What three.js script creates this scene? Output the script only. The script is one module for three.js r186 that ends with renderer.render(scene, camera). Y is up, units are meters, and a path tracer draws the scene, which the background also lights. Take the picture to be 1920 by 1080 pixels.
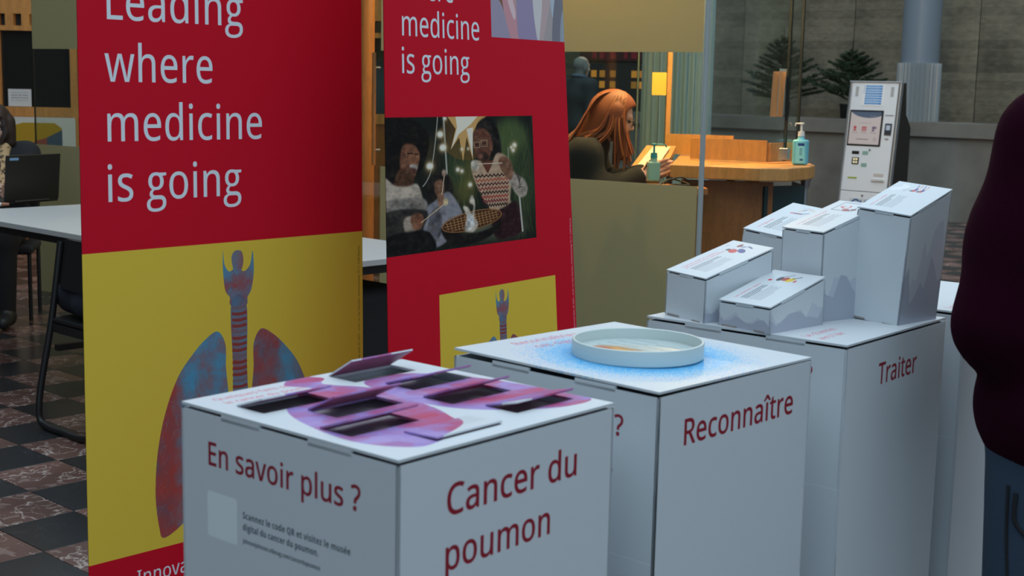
import * as THREE from 'three';
import { mergeGeometries, mergeVertices } from 'three/addons/utils/BufferGeometryUtils.js';
import { RoundedBoxGeometry } from 'three/addons/geometries/RoundedBoxGeometry.js';
import { RectAreaLightUniformsLib } from 'three/addons/lights/RectAreaLightUniformsLib.js';

// ---------------------------------------------------------------- camera, light, exposure
const scene = new THREE.Scene();
const renderer = new THREE.WebGLRenderer();
renderer.toneMapping = THREE.LinearToneMapping;
renderer.toneMappingExposure = 1.0;
renderer.shadowMap.enabled = true;
RectAreaLightUniformsLib.init();

const camera = new THREE.PerspectiveCamera(23.63, 16 / 9, 0.05, 100);
{
  const pitch = 0.1473, roll = 0.0208;
  const fw = new THREE.Vector3(0, -Math.sin(pitch), -Math.cos(pitch)), r0 = new THREE.Vector3(1, 0, 0), u0 = r0.clone().cross(fw);
  const r = r0.clone().multiplyScalar(Math.cos(roll)).addScaledVector(u0, Math.sin(roll));
  const u = u0.clone().multiplyScalar(Math.cos(roll)).addScaledVector(r0, -Math.sin(roll));
  camera.quaternion.setFromRotationMatrix(new THREE.Matrix4().makeBasis(r, u, fw.clone().negate()));
  camera.position.set(0, 1.45, 0);
  camera.focus = 3.6; camera.userData.fStop = 9;
}
scene.add(camera);
scene.background = new THREE.Color(0x000000);

const DAY = new THREE.Color().setRGB(0.73, 0.885, 1.0), WARM = new THREE.Color().setRGB(1.0, 0.62, 0.27);
const SKY = { x: 1.6, z: -6.5, w: 15.0, d: 23.0, y: 6.9, glow: 0.35, power: 1.3 };
const skyLight = new THREE.RectAreaLight(DAY, SKY.power, SKY.w, SKY.d);
skyLight.position.set(SKY.x, SKY.y - 0.06, SKY.z); skyLight.lookAt(SKY.x, 0, SKY.z); skyLight.castShadow = true; scene.add(skyLight);
// unseen glazing added behind the camera as bluish fill for the upright faces
const FILL = { x: 1.5, y: 3.5, z: 8.93, w: 15, h: 5.6, glow: 0.3, power: 0.5 };
const fillLight = new THREE.RectAreaLight(new THREE.Color().setRGB(0.5, 0.8, 1.0), FILL.power, FILL.w, FILL.h);
fillLight.position.set(FILL.x, FILL.y, FILL.z - 0.05); fillLight.lookAt(FILL.x, FILL.y, -10); fillLight.castShadow = true; scene.add(fillLight);
const BOOTH_LAMP = 8.5;

// ---------------------------------------------------------------- helpers
let seed = 20251;
const rnd = () => { seed = (seed * 1664525 + 1013904223) >>> 0; return seed / 4294967296; };
const rr = (a, b) => a + (b - a) * rnd();
const V3 = (x, y, z) => new THREE.Vector3(x, y, z);
const taken = {};
const numbered = (n) => { const k = taken[n] = (taken[n] ?? -1) + 1; return k ? n + '_' + String(k).padStart(3, '0') : n; };
const shadow = (o) => { o.castShadow = true; o.receiveShadow = true; return o; };
function thing(name, label, category, pos = [0, 0, 0], turn = 0, group) {
  const o = new THREE.Group(); o.name = numbered(name); o.position.set(...pos); o.rotation.order = 'YXZ'; o.rotation.y = turn;
  o.userData = { label, category }; if (group) o.userData.group = group; scene.add(o); return o;
}
function structure(name, pos = [0, 0, 0], turn = 0) {
  const o = new THREE.Group(); o.name = name; o.position.set(...pos); o.rotation.y = turn; o.userData = { kind: 'structure' }; scene.add(o); return o;
}
function part(name, geo, mat, parent, pos, rot, label) {
  const m = shadow(new THREE.Mesh(Array.isArray(geo) ? mg(geo) : geo, mat)); m.name = name;
  if (pos) m.position.set(...pos); if (rot) m.rotation.set(...rot);
  if (label) m.userData.label = label;
  parent.add(m); return m;
}
const parts = (name, list, mat, parent, pos, rot, label) => list.map((g) => part(name, g, mat, parent, pos, rot, label));
const mg = (list) => mergeGeometries(list.map((g) => { g = g.index ? g.toNonIndexed() : g; for (const k of Object.keys(g.attributes)) if (!['position', 'normal', 'uv'].includes(k)) g.deleteAttribute(k); return g; }));
const box = (w, h, d, x = 0, y = 0, z = 0) => new THREE.BoxGeometry(w, h, d).translate(x, y, z);
const rbox = (w, h, d, r, x = 0, y = 0, z = 0) => new RoundedBoxGeometry(w, h, d, 2, r).translate(x, y, z);
function rod(a, b, r, r2 = r, n = 12) {
  const A = V3(...a), B = V3(...b), d = B.clone().sub(A);
  const g = new THREE.CylinderGeometry(r2, r, d.length(), n);
  g.applyQuaternion(new THREE.Quaternion().setFromUnitVectors(V3(0, 1, 0), d.clone().normalize()));
  return g.translate((A.x + B.x) / 2, (A.y + B.y) / 2, (A.z + B.z) / 2);
}
function beam(a, b, w, h) {
  const A = V3(...a), B = V3(...b), d = B.clone().sub(A);
  const m = new THREE.Matrix4().lookAt(V3(0, 0, 0), d, V3(0, 1, 0.001));
  return new THREE.BoxGeometry(w, h, d.length()).applyMatrix4(m).translate((A.x + B.x) / 2, (A.y + B.y) / 2, (A.z + B.z) / 2);
}
const tube = (pts, r, seg = 40, n = 8, closed = false) => new THREE.TubeGeometry(new THREE.CatmullRomCurve3(pts.map((p) => V3(...p)), closed, 'centripetal'), seg, r, n, closed);
const lathe = (pts, n = 48) => new THREE.LatheGeometry(pts.map((p) => new THREE.Vector2(...p)), n);
function slab(w, h, t) {          // an upright sheet, front face to +z, with one print over it: uv 0..1 across w and h
  const g = new THREE.BoxGeometry(w, h, t), p = g.attributes.position, uv = g.attributes.uv;
  for (let i = 0; i < p.count; i++) uv.setXY(i, p.getX(i) / w + 0.5, p.getY(i) / h + 0.5);
  return g;
}
const metreUV = (g, k = 1) => {   // box-projected uv in metres
  if (g.index) g = g.toNonIndexed(); const p = g.attributes.position, n = g.attributes.normal, uv = new Float32Array(p.count * 2);
  for (let i = 0; i < p.count; i++) {
    const ax = Math.abs(n.getX(i)), ay = Math.abs(n.getY(i)), az = Math.abs(n.getZ(i));
    const [a, b] = ay > ax && ay > az ? [p.getX(i), p.getZ(i)] : ax > az ? [p.getZ(i), p.getY(i)] : [p.getX(i), p.getY(i)];
    uv[2 * i] = a * k; uv[2 * i + 1] = b * k;
  }
  g.setAttribute('uv', new THREE.BufferAttribute(uv, 2)); return g;
};
// ---- value noise
const perm = (() => { let s = 99; const t = []; for (let i = 0; i < 4096; i++) { s = (s * 1103515245 + 12345) & 0x7fffffff; t.push(s / 0x7fffffff); } return t; })();
const hash2 = (x, y, m) => perm[(((x % m) + m) % m * 57 + ((y % m) + m) % m * 131) & 4095];
function vnoise(x, y, m) {
  const i = Math.floor(x), j = Math.floor(y); let f = x - i, g = y - j; f = f * f * (3 - 2 * f); g = g * g * (3 - 2 * g);
  return (hash2(i, j, m) * (1 - f) + hash2(i + 1, j, m) * f) * (1 - g) + (hash2(i, j + 1, m) * (1 - f) + hash2(i + 1, j + 1, m) * f) * g;
}
const fbm = (u, v, base, oct) => { let s = 0, a = 0.5, t = 0; for (let o = 0; o < oct; o++) { const m = base << o; s += a * vnoise(u * m, v * m, m); t += a; a *= 0.55; } return s / t; };
function dataTex(n, fn, srgb = true, rep = 1) {
  const d = new Uint8Array(n * n * 4);
  for (let y = 0; y < n; y++) for (let x = 0; x < n; x++) { const c = fn(x / n, y / n), k = (y * n + x) * 4; for (let q = 0; q < 3; q++) d[k + q] = Math.max(0, Math.min(255, c[q] ?? c[0])); d[k + 3] = 255; }
  const t = new THREE.DataTexture(d, n, n); t.wrapS = t.wrapT = THREE.RepeatWrapping; t.magFilter = THREE.LinearFilter; t.minFilter = THREE.LinearMipmapLinearFilter; t.generateMipmaps = true;
  if (srgb) t.colorSpace = THREE.SRGBColorSpace; t.repeat.set(rep, rep); t.needsUpdate = true; return t;
}
function print(w, h, draw) {
  const c = document.createElement('canvas'); c.width = Math.round(w); c.height = Math.round(h); const x = c.getContext('2d'); draw(x, c.width, c.height);
  const t = new THREE.CanvasTexture(c); t.colorSpace = THREE.SRGBColorSpace; t.anisotropy = 8; return t;
}
const CRIM = '#8e1026', WHITE = '#ced4d9';   // WHITE: the one white card stock of pillars, lids and story boxes
function words(ctx, str, x, y, em, width, color, style = '') {   // one line, squeezed or stretched to a width
  ctx.save(); ctx.font = `${style} ${em}px sans-serif`; ctx.fillStyle = color; ctx.textBaseline = 'alphabetic';
  const k = width ? width / ctx.measureText(str).width : 1; ctx.translate(x, y); ctx.scale(k, 1); ctx.fillText(str, 0, 0); if (color === CRIM) { ctx.strokeStyle = color; ctx.lineWidth = em * 0.022; ctx.strokeText(str, 0, 0); } ctx.restore();
}
function blob(ctx, pts, fill) {   // smooth closed outline through points
  const n = pts.length, at = (i) => pts[(i + n) % n]; ctx.beginPath(); ctx.moveTo(...pts[0]);
  for (let i = 0; i < n; i++) { const a = at(i - 1), b = at(i), c = at(i + 1), d = at(i + 2), k = 6; ctx.bezierCurveTo(b[0] + (c[0] - a[0]) / k, b[1] + (c[1] - a[1]) / k, c[0] - (d[0] - b[0]) / k, c[1] - (d[1] - b[1]) / k, c[0], c[1]); }
  ctx.closePath(); if (fill) { ctx.fillStyle = fill; ctx.fill(); }
}
const std = (color, roughness = 0.7, more = {}) => new THREE.MeshStandardMaterial({ color, roughness, ...more });
const phys = (color, roughness = 0.7, more = {}) => new THREE.MeshPhysicalMaterial({ color, roughness, ...more });
const lin = (r, g, b) => new THREE.Color().setRGB(r, g, b);

// ---- surfaces from a distance field (surface nets)
const smin = (a, b, k) => { const h = Math.max(k - Math.abs(a - b), 0) / k; return Math.min(a, b) - h * h * k * 0.25; };
function cap(p, c) {                // tapered capsule c = [ax,ay,az,bx,by,bz,ra,rb,flat]; flat > 1 thins it front to back
  const fl = c[8] ?? 1, px = p[0] - c[0], py = p[1] - c[1], pz = (p[2] - c[2]) * fl, bx = c[3] - c[0], by = c[4] - c[1], bz = (c[5] - c[2]) * fl;
  const t = Math.max(0, Math.min(1, (px * bx + py * by + pz * bz) / (bx * bx + by * by + bz * bz + 1e-12)));
  return Math.hypot(px - bx * t, py - by * t, pz - bz * t) - (c[6] + (c[7] - c[6]) * t);
}
const ell = (p, c, r) => { const x = (p[0] - c[0]) / r[0], y = (p[1] - c[1]) / r[1], z = (p[2] - c[2]) / r[2], k = Math.hypot(x, y, z); return (k - 1) * Math.min(...r); };
const caps = (list, k = 0.03) => (p) => { let d = 9; for (const c of list) d = smin(d, cap(p, c), k); return d; };
function sdfMesh(f, lo, hi, cell) {
  const n = [0, 1, 2].map((i) => Math.ceil((hi[i] - lo[i]) / cell) + 1), [nx, ny, nz] = n, val = new Float32Array(nx * ny * nz), id = (i, j, k) => (k * ny + j) * nx + i;
  for (let k = 0; k < nz; k++) for (let j = 0; j < ny; j++) for (let i = 0; i < nx; i++) val[id(i, j, k)] = f([lo[0] + i * cell, lo[1] + j * cell, lo[2] + k * cell]);
  const vid = new Int32Array(nx * ny * nz).fill(-1), pos = [], idx = [];
  for (let k = 0; k < nz - 1; k++) for (let j = 0; j < ny - 1; j++) for (let i = 0; i < nx - 1; i++) {
    const v = []; let neg = 0; for (let c = 0; c < 8; c++) { v.push(val[id(i + (c & 1), j + (c >> 1 & 1), k + (c >> 2))]); neg += v[c] < 0; }
    if (!neg || neg === 8) continue; let s = [0, 0, 0], m = 0;
    for (let a = 0; a < 8; a++) for (const e of [1, 2, 4]) { const b = a | e; if (b === a || (v[a] < 0) === (v[b] < 0)) continue; const t = v[a] / (v[a] - v[b]); for (let q = 0; q < 3; q++) { const o = a >> q & 1; s[q] += o + (e === 1 << q ? t : 0); } m++; }
    vid[id(i, j, k)] = pos.length / 3; pos.push(lo[0] + (i + s[0] / m) * cell, lo[1] + (j + s[1] / m) * cell, lo[2] + (k + s[2] / m) * cell);
  }
  const quad = (a, b, c, d, flip) => { if (a < 0 || b < 0 || c < 0 || d < 0) return; flip ? idx.push(a, c, b, a, d, c) : idx.push(a, b, c, a, c, d); };
  for (let k = 1; k < nz - 1; k++) for (let j = 1; j < ny - 1; j++) for (let i = 1; i < nx - 1; i++) {
    const a = val[id(i, j, k)] < 0;
    if (a !== val[id(i + 1, j, k)] < 0) quad(vid[id(i, j - 1, k - 1)], vid[id(i, j, k - 1)], vid[id(i, j, k)], vid[id(i, j - 1, k)], !a);
    if (a !== val[id(i, j + 1, k)] < 0) quad(vid[id(i - 1, j, k - 1)], vid[id(i - 1, j, k)], vid[id(i, j, k)], vid[id(i, j, k - 1)], !a);
    if (a !== val[id(i, j, k + 1)] < 0) quad(vid[id(i - 1, j - 1, k)], vid[id(i, j - 1, k)], vid[id(i, j, k)], vid[id(i - 1, j, k)], !a);
  }
  const g = new THREE.BufferGeometry(); g.setAttribute('position', new THREE.Float32BufferAttribute(pos, 3)); g.setIndex(idx); g.computeVertexNormals();
  const uv = new Float32Array(pos.length / 3 * 2); for (let i = 0; i < pos.length / 3; i++) { uv[2 * i] = pos[3 * i] + pos[3 * i + 2]; uv[2 * i + 1] = pos[3 * i + 1]; }
  g.setAttribute('uv', new THREE.BufferAttribute(uv, 2)); return g;
}

// ---------------------------------------------------------------- materials
const AX = -0.7506, U = [0.731, 0.682], VV = [0.682, -0.731];     // the building's grid: x along U, z towards the hall
const grid = (o, a, b) => [o[0] + U[0] * a + VV[0] * b, o[1] + U[1] * a + VV[1] * b];

const texConcrete = dataTex(1024, (u, v) => {
  const board = hash2(7, Math.floor(v * 24), 512), line = Math.abs((v * 24) % 1 - 0.5) > 0.46 ? -14 : 0;
  const k = 112 + (fbm(u, v, 4, 5) - 0.5) * 62 + (board - 0.5) * 16 + line * vnoise(u * 16, v * 24, 48) + (fbm(u * 0.5, v, 64, 3) - 0.5) * 30;
  return [k * 1.0, k * 0.945, k * 0.80];
});
const texConcretePlain = dataTex(512, (u, v) => { const k = 112 + (fbm(u, v, 4, 6) - 0.5) * 52; return [k, k * 0.97, k * 0.9]; });
const texWood = dataTex(512, (u, v) => { const g = fbm(u, v * 0.12 + 3, 32, 4), s = Math.sin((v * 6 + g * 5) * 6.28) * 0.5 + 0.5, k = 0.92 + 0.06 * s + (g - 0.5) * 0.16; return [196 * k, 142 * k, 80 * k]; });
const veins = (u, v, w) => { const q = fbm(u, v, 6, 5), a = Math.abs(fbm(u + 0.31, v + q * 0.12, 8, 5) - 0.5); return a < w ? 1 - a / w : 0; };
const texRed = dataTex(1024, (u, v) => { const b = fbm(u, v, 5, 6), w = Math.max(veins(u, v, 0.022) * 0.9, veins(v, u, 0.012) * 0.8) * (fbm(u, v, 3, 3) > 0.45 ? 1 : 0.35), s = fbm(v, u, 40, 3) > 0.66 ? 0.35 : 0, m = Math.min(1, w + s); return [66 + 52 * b + 84 * m, 46 + 42 * b + 98 * m, 42 + 38 * b + 98 * m]; });
const texBlack = dataTex(512, (u, v) => { const b = fbm(u, v, 5, 5), w = veins(u, v, 0.006) * 0.5; return [30 + 18 * b + 60 * w, 31 + 18 * b + 60 * w, 33 + 19 * b + 62 * w]; });
const texGrain = dataTex(512, (u, v) => { const k = 128 + (fbm(u, v, 64, 3) - 0.5) * 160; return [k, k, k]; }, false);

const M = {
  card: std(WHITE, 0.5), cardIn: std(lin(0.42, 0.36, 0.3), 0.85), kraft: std(lin(0.3, 0.27, 0.26), 0.85),
  dark: std(lin(0.015, 0.015, 0.017), 0.5), black: std(lin(0.012, 0.012, 0.013), 0.42), blackCloth: std(lin(0.012, 0.012, 0.014), 0.9),
  chrome: std(lin(0.55, 0.57, 0.58), 0.28, { metalness: 1 }), steel: std(lin(0.38, 0.4, 0.42), 0.4, { metalness: 0.9 }),
  wood: std(0xffffff, 0.42, { map: texWood }), woodDark: std(lin(0.55, 0.42, 0.32), 0.45, { map: texWood }),
  concrete: std(0xffffff, 0.9, { map: texConcrete, bumpMap: texConcrete, bumpScale: 0.004 }), concretePlain: std(0xffffff, 0.9, { map: texConcretePlain, bumpMap: texConcretePlain, bumpScale: 0.002 }),
  glass: phys(lin(0.9, 0.96, 0.94), 0.02, { transmission: 1, thickness: 0, ior: 1.5 }), glassEdge: std(lin(0.003, 0.007, 0.006), 0.5),
  film: phys(lin(0.53, 0.47, 0.235), 0.85, { transmission: 0.45, thickness: 0 }),
  white: std(lin(0.75, 0.76, 0.77), 0.45), plaster: std(lin(0.5, 0.5, 0.49), 0.9), tableTop: std(lin(0.5, 0.5, 0.49), 0.4),
  skin: std(lin(0.62, 0.38, 0.29), 0.55), skinPink: std(lin(0.6, 0.34, 0.26), 0.55), shoe: std(lin(0.02, 0.02, 0.02), 0.5), eye: std(lin(0.03, 0.025, 0.02), 0.2), lip: std(lin(0.4, 0.13, 0.11), 0.5),
};

// ---------------------------------------------------------------- the hall
{
  const wall = (name, w, h, x, y, z, d = 0.3, turn = 0, m = M.plaster) => { const s = structure(name, [x, y, z], turn); part('wall_face', metreUV(box(w, h, d)), m, s); return s; }, panelling = std(lin(0.07, 0.055, 0.045), 0.7);
  wall('wall_front', 34, 7.2, 0, 3.6, 9.15); wall('wall_right', 34, 7.2, 14.15, 3.6, -8, 0.3, Math.PI / 2); wall('wall_left', 34, 7.2, -13.15, 3.6, -8, 0.3, Math.PI / 2, panelling); wall('wall_far', 34, 7.2, 0, 3.6, -25.2, 0.3, 0, panelling);
  const c = structure('ceiling'), x0 = SKY.x - SKY.w / 2, x1 = SKY.x + SKY.w / 2, z0 = SKY.z - SKY.d / 2, z1 = SKY.z + SKY.d / 2;
  part('ceiling_slab', [box(x0 + 13.3, 0.3, 34.6, (x0 - 13.3) / 2, 7.2, -8), box(14.3 - x1, 0.3, 34.6, (x1 + 14.3) / 2, 7.2, -8), box(SKY.w, 0.3, z0 + 25.3, SKY.x, 7.2, (z0 - 25.3) / 2), box(SKY.w, 0.3, 9.3 - z1, SKY.x, 7.2, (z1 + 9.3) / 2)], M.plaster, c);
  const g = structure('window_1', [SKY.x, SKY.y, SKY.z]);
  part('skylight_pane', box(SKY.w, 0.03, SKY.d), std(lin(0.6, 0.6, 0.6), 0.6, { emissive: DAY, emissiveIntensity: SKY.glow }), g);
  const f = structure('added_window_2', [FILL.x, FILL.y, FILL.z]);  // added glowing window out of view, goes with the fill light
  part('added_fill_pane', box(FILL.w, FILL.h, 0.03), std(lin(0.5, 0.5, 0.5), 0.6, { emissive: lin(0.5, 0.8, 1.0), emissiveIntensity: FILL.glow }), f);
  parts('window_frame', [box(FILL.w + 0.2, 0.1, 0.1, 0, FILL.h / 2 + 0.05, 0), box(FILL.w + 0.2, 0.1, 0.1, 0, -FILL.h / 2 - 0.05, 0), box(0.1, FILL.h, 0.1, FILL.w / 2 + 0.05, 0, 0), box(0.1, FILL.h, 0.1, -FILL.w / 2 - 0.05, 0, 0)], M.steel, f);  // frame of the added fill window
  parts('roof_light_frame', [box(SKY.w + 0.2, 0.3, 0.1, 0, 0.15, SKY.d / 2), box(SKY.w + 0.2, 0.3, 0.1, 0, 0.15, -SKY.d / 2), box(0.1, 0.3, SKY.d, SKY.w / 2, 0.15, 0), box(0.1, 0.3, SKY.d, -SKY.w / 2, 0.15, 0)], M.steel, g);
}
// floor of black and red marble tiles laid on the building's grid
{
  const fl = structure('floor'); part('joint_bed', box(27.4, 0.1, 34.6, 0.5, -0.056, -8), std(lin(0.05, 0.045, 0.04), 0.9), fl);
  const O = [-1.711, -5.073], a = 0.302, b = 0.272, mats = [std(0xffffff, 0.26, { map: texRed }), std(0xffffff, 0.24, { map: texBlack })];
  const geos = [0, 1, 2, 3, 4, 5].map((q) => {
    const s = new THREE.Shape(); const w = a / 2 - 0.0012, h = b / 2 - 0.0012; s.moveTo(-w, -h); s.lineTo(w, -h); s.lineTo(w, h); s.lineTo(-w, h); s.closePath();
    const g = new THREE.ExtrudeGeometry(s, { depth: 0.005, bevelEnabled: true, bevelThickness: 0.0008, bevelSize: 0.0008, bevelOffset: -0.0008, bevelSegments: 1 }).rotateX(-Math.PI / 2).translate(0, -0.0058, 0);
    const p = g.attributes.position, uv = g.attributes.uv, ox = rnd(), oy = rnd(), sw = q % 2, k = 0.75; for (let i = 0; i < p.count; i++) uv.setXY(i, ox + (sw ? p.getZ(i) : p.getX(i)) * k, oy + (sw ? -p.getX(i) : p.getZ(i)) * k);
    return g;
  });
  camera.updateMatrixWorld(); camera.updateProjectionMatrix();
  const cam = new THREE.Matrix4().multiplyMatrices(camera.projectionMatrix, camera.matrixWorld.clone().invert());
  const near = [], far = [[], []];
  for (let i = -70; i < 70; i++) for (let j = -70; j < 70; j++) {
    const x = O[0] + U[0] * a * (i + 0.5) - VV[0] * b * (j + 0.5), z = O[1] + U[1] * a * (i + 0.5) - VV[1] * b * (j + 0.5);
    if (x < -13 || x > 14 || z < -24.8 || z > 8.8) continue;
    const v = V3(x, 0, z).applyMatrix4(cam), seen = z < -1 && Math.abs(v.x) < 1.12 && v.y > -1.2 && v.y < 0.5 && (v.x < -0.78 || v.x > 0.8), t = { x, z, m: (i + j) & 1, g: (Math.abs(i * 7 + j * 13 + (i * j) % 5)) % 6, d: Math.hypot(x, z), r: (i * 3 + j * 5) & 1 };
    (seen ? near : far[t.m]).push(t);
  }
  near.sort((p, q) => p.d - q.d).splice(260).forEach((t) => far[t.m].push(t));
  for (const t of near) { const m = part('tile', geos[t.g], mats[t.m], fl, [t.x, 0, t.z], [0, AX, 0]); m.rotation.y = AX + (t.r ? Math.PI : 0); }
  far.forEach((list, q) => {
    const im = new THREE.InstancedMesh(geos[q], mats[q], list.length), e = new THREE.Matrix4(), qa = new THREE.Quaternion();
    list.forEach((t, i) => im.setMatrixAt(i, e.compose(V3(t.x, 0, t.z), qa.setFromAxisAngle(V3(0, 1, 0), AX + (t.r ? Math.PI : 0)), V3(1, 1, 1))));
    shadow(im); im.name = 'tile_field'; im.userData.kind = 'stuff'; fl.add(im);
  });
}
// board-marked concrete wall with the low planter wall in front of it
{
  const P0 = [4.97, -15.65];
  const w = structure('wall_back', [0, 0, 0]);
  for (let i = -9; i < 5; i++) {
    const [x, z] = grid(P0, i * 1.72 + 0.3, 1.75), g = metreUV(box(1.708, 3.6, 0.2), 0.42);
    const uv = g.attributes.uv; for (let q = 0; q < uv.count; q++) uv.setX(q, uv.getX(q) + i * 0.37);
    part('panel', g, M.concrete, w, [x, 1.8, z], [0, AX, 0]);
    const [x2, z2] = grid(P0, i * 1.72 + 0.3, 1.75); part('panel', metreUV(box(1.708, 3.56, 0.2), 0.42), M.concrete, w, [x2, 5.4, z2], [0, AX, 0]);
  }
  const l = structure('wall_planter', [P0[0], 0, P0[1]], AX);
  part('planter_face', metreUV(box(24, 0.95, 0.22, -4, 0.475, -0.11), 0.5), M.concretePlain, l);
  part('coping', metreUV(box(24, 0.16, 0.5, -4, 1.03, -0.2), 0.5), M.concretePlain, l);
  part('planter_bed', metreUV(box(24, 0.1, 1.4, -4, 1.02, -0.95), 0.5), M.concretePlain, l);
}
function fluted(r, depth, n, h) {
  const s = new THREE.Shape(); const N = n * 8; for (let i = 0; i <= N; i++) { const t = i / N * Math.PI * 2, q = r + depth * Math.cos(t * n); i ? s.lineTo(q * Math.cos(t), q * Math.sin(t)) : s.moveTo(q, 0); }
  return new THREE.ExtrudeGeometry(s, { depth: h, bevelEnabled: false }).rotateX(-Math.PI / 2);
}
{
  const [x, z] = [4.80, -16.63];
  const c = thing('column', 'round blue-grey column rising from a fluted metal collar behind the planter wall', 'column', [x, 1.07, z]);
  const grey = std(lin(0.19, 0.235, 0.28), 0.38), zinc = std(lin(0.34, 0.38, 0.4), 0.4, { metalness: 0.35 });
  part('shaft', new THREE.CylinderGeometry(0.222, 0.222, 5.9, 48).translate(0, 2.95, 0), grey, c);
  part('collar', fluted(0.243, 0.016, 30, 0.72), zinc, c, null, null, 'fluted zinc collar');
  const c2 = thing('column', 'broad fluted blue-grey column seen through the clear glass behind the yellow note', 'column', [1.27, 0, -11.0]);
  part('shaft', fluted(0.265, 0.016, 26, 6.8), std(lin(0.2, 0.33, 0.39), 0.5), c2); part('base_ring', new THREE.CylinderGeometry(0.3, 0.3, 0.06, 40).translate(0, 0.03, 0), M.steel, c2);
}
// dark shop front beyond, with lit panes
{
  const s = thing('shop_front', 'dark shop front with a dim red sign and small lit amber panes', 'shop front', [1.42, 1.08, -19.0], -0.35);
  part('frame', box(1.15, 1.0, 0.06, 0, 0.5, 0), std(lin(0.012, 0.01, 0.009), 0.6), s);
  part('sign_board', box(1.1, 0.17, 0.03, 0, 0.79, 0.045), std(lin(0.05, 0.003, 0.006), 0.5), s);
  const red = std(lin(0.16, 0.004, 0.012), 0.5, { emissive: lin(0.3, 0.005, 0.03), emissiveIntensity: 0.13 });
  for (const [x, w] of [[-0.36, 0.06], [-0.25, 0.07], [-0.1, 0.06], [0.08, 0.05], [0.2, 0.08], [0.38, 0.07]]) part('sign_letter', box(w, 0.11, 0.012, x, 0.79, 0.064), red, s);
  const am = [0.5, 0.32, 0.22].map((k) => std(lin(0.2, 0.1, 0.02), 0.5, { emissive: lin(1, 0.33, 0.03), emissiveIntensity: k * 0.8 }));
  [-0.37, -0.25, -0.1, 0.2, 0.315].forEach((x, i) => { for (const r of [0, 1]) part('pane', box(0.075, 0.092, 0.012, x, 0.53 - r * 0.145, 0.036), am[(i + 2 * r) % 3], s); });
}
// fir trees in pots on the planter
function fir(label, x, z, h, spread, turn) {
  const t = thing('fir_tree', label, 'tree', [x, 1.07, z], turn, 'small firs on the planter wall');
  part('pot', lathe([[0, 0], [0.1, 0], [0.12, 0.2], [0.125, 0.2], [0.125, 0.22], [0.11, 0.22], [0.1, 0.16], [0, 0.16]], 24), M.black, t);
  part('trunk', rod([0, 0.15, 0], [0, h, 0], 0.016, 0.003, 8), std(lin(0.07, 0.05, 0.035), 0.9), t);
  const nd = new THREE.ConeGeometry(0.0035, 0.034, 4, 1, true).translate(0, 0.017, 0), br = [], up = V3(0, 1, 0), q = new THREE.Quaternion(), mats = [];
  const put = (o, d, s) => { q.setFromUnitVectors(up, d); mats.push(new THREE.Matrix4().compose(o, q.clone(), V3(s, s, s))); };
  for (let k = 0; k < 58; k++) {
    const f = k / 58, y = 0.22 + (h - 0.34) * f, L = spread * (1 - f) ** 0.85 * rr(0.75, 1.1) + 0.04, a = k * 2.4 + rr(-0.3, 0.3), lift = rr(0.12, 0.42) + f * 0.35;
    const d = V3(Math.cos(a), lift, Math.sin(a)).normalize(), o = V3(0, y, 0), side = d.clone().cross(up).normalize();
    const line = (o, d, L, r) => { br.push(rod(o.toArray(), o.clone().addScaledVector(d, L).toArray(), r, 0.0015, 5)); for (let m = 0; m < L * 330; m++) { const p = o.clone().addScaledVector(d, L * (0.12 + 0.88 * rnd())); put(p, d.clone().multiplyScalar(0.75).add(V3(rr(-1, 1), rr(-0.7, 1), rr(-1, 1)).multiplyScalar(0.8)).normalize(), rr(0.8, 1.3)); } };
    line(o, d, L, 0.005);
    for (let m = 1; m < 5; m++) if (L > 0.1) for (const sg of [-1, 1]) line(o.clone().addScaledVector(d, L * (0.2 + m * 0.16)), d.clone().addScaledVector(side, sg * 0.8).add(V3(0, rr(-0.1, 0.15), 0)).normalize(), L * (0.42 - m * 0.06), 0.003);
  }
  for (let m = 0; m < 40; m++) put(V3(0, h - 0.2 * rnd(), 0), V3(rr(-1, 1), 1, rr(-1, 1)).normalize(), 0.8);
  part('branches', br, std(lin(0.05, 0.04, 0.025), 0.9), t);
  const im = shadow(new THREE.InstancedMesh(nd, std(lin(0.022, 0.045, 0.018), 0.7, { side: THREE.DoubleSide }), mats.length)); mats.forEach((m, i) => im.setMatrixAt(i, m)); im.name = 'needles'; im.userData.kind = 'stuff'; t.add(im);
}
fir('small potted fir with a tall bare leader standing behind the ticket kiosk', 4.12, -17.16, 0.98, 0.58, 0.4);
fir('dark potted fir standing behind the dark edge of the glass screen', 3.40, -17.83, 1.15, 0.6, 2.0);

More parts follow.
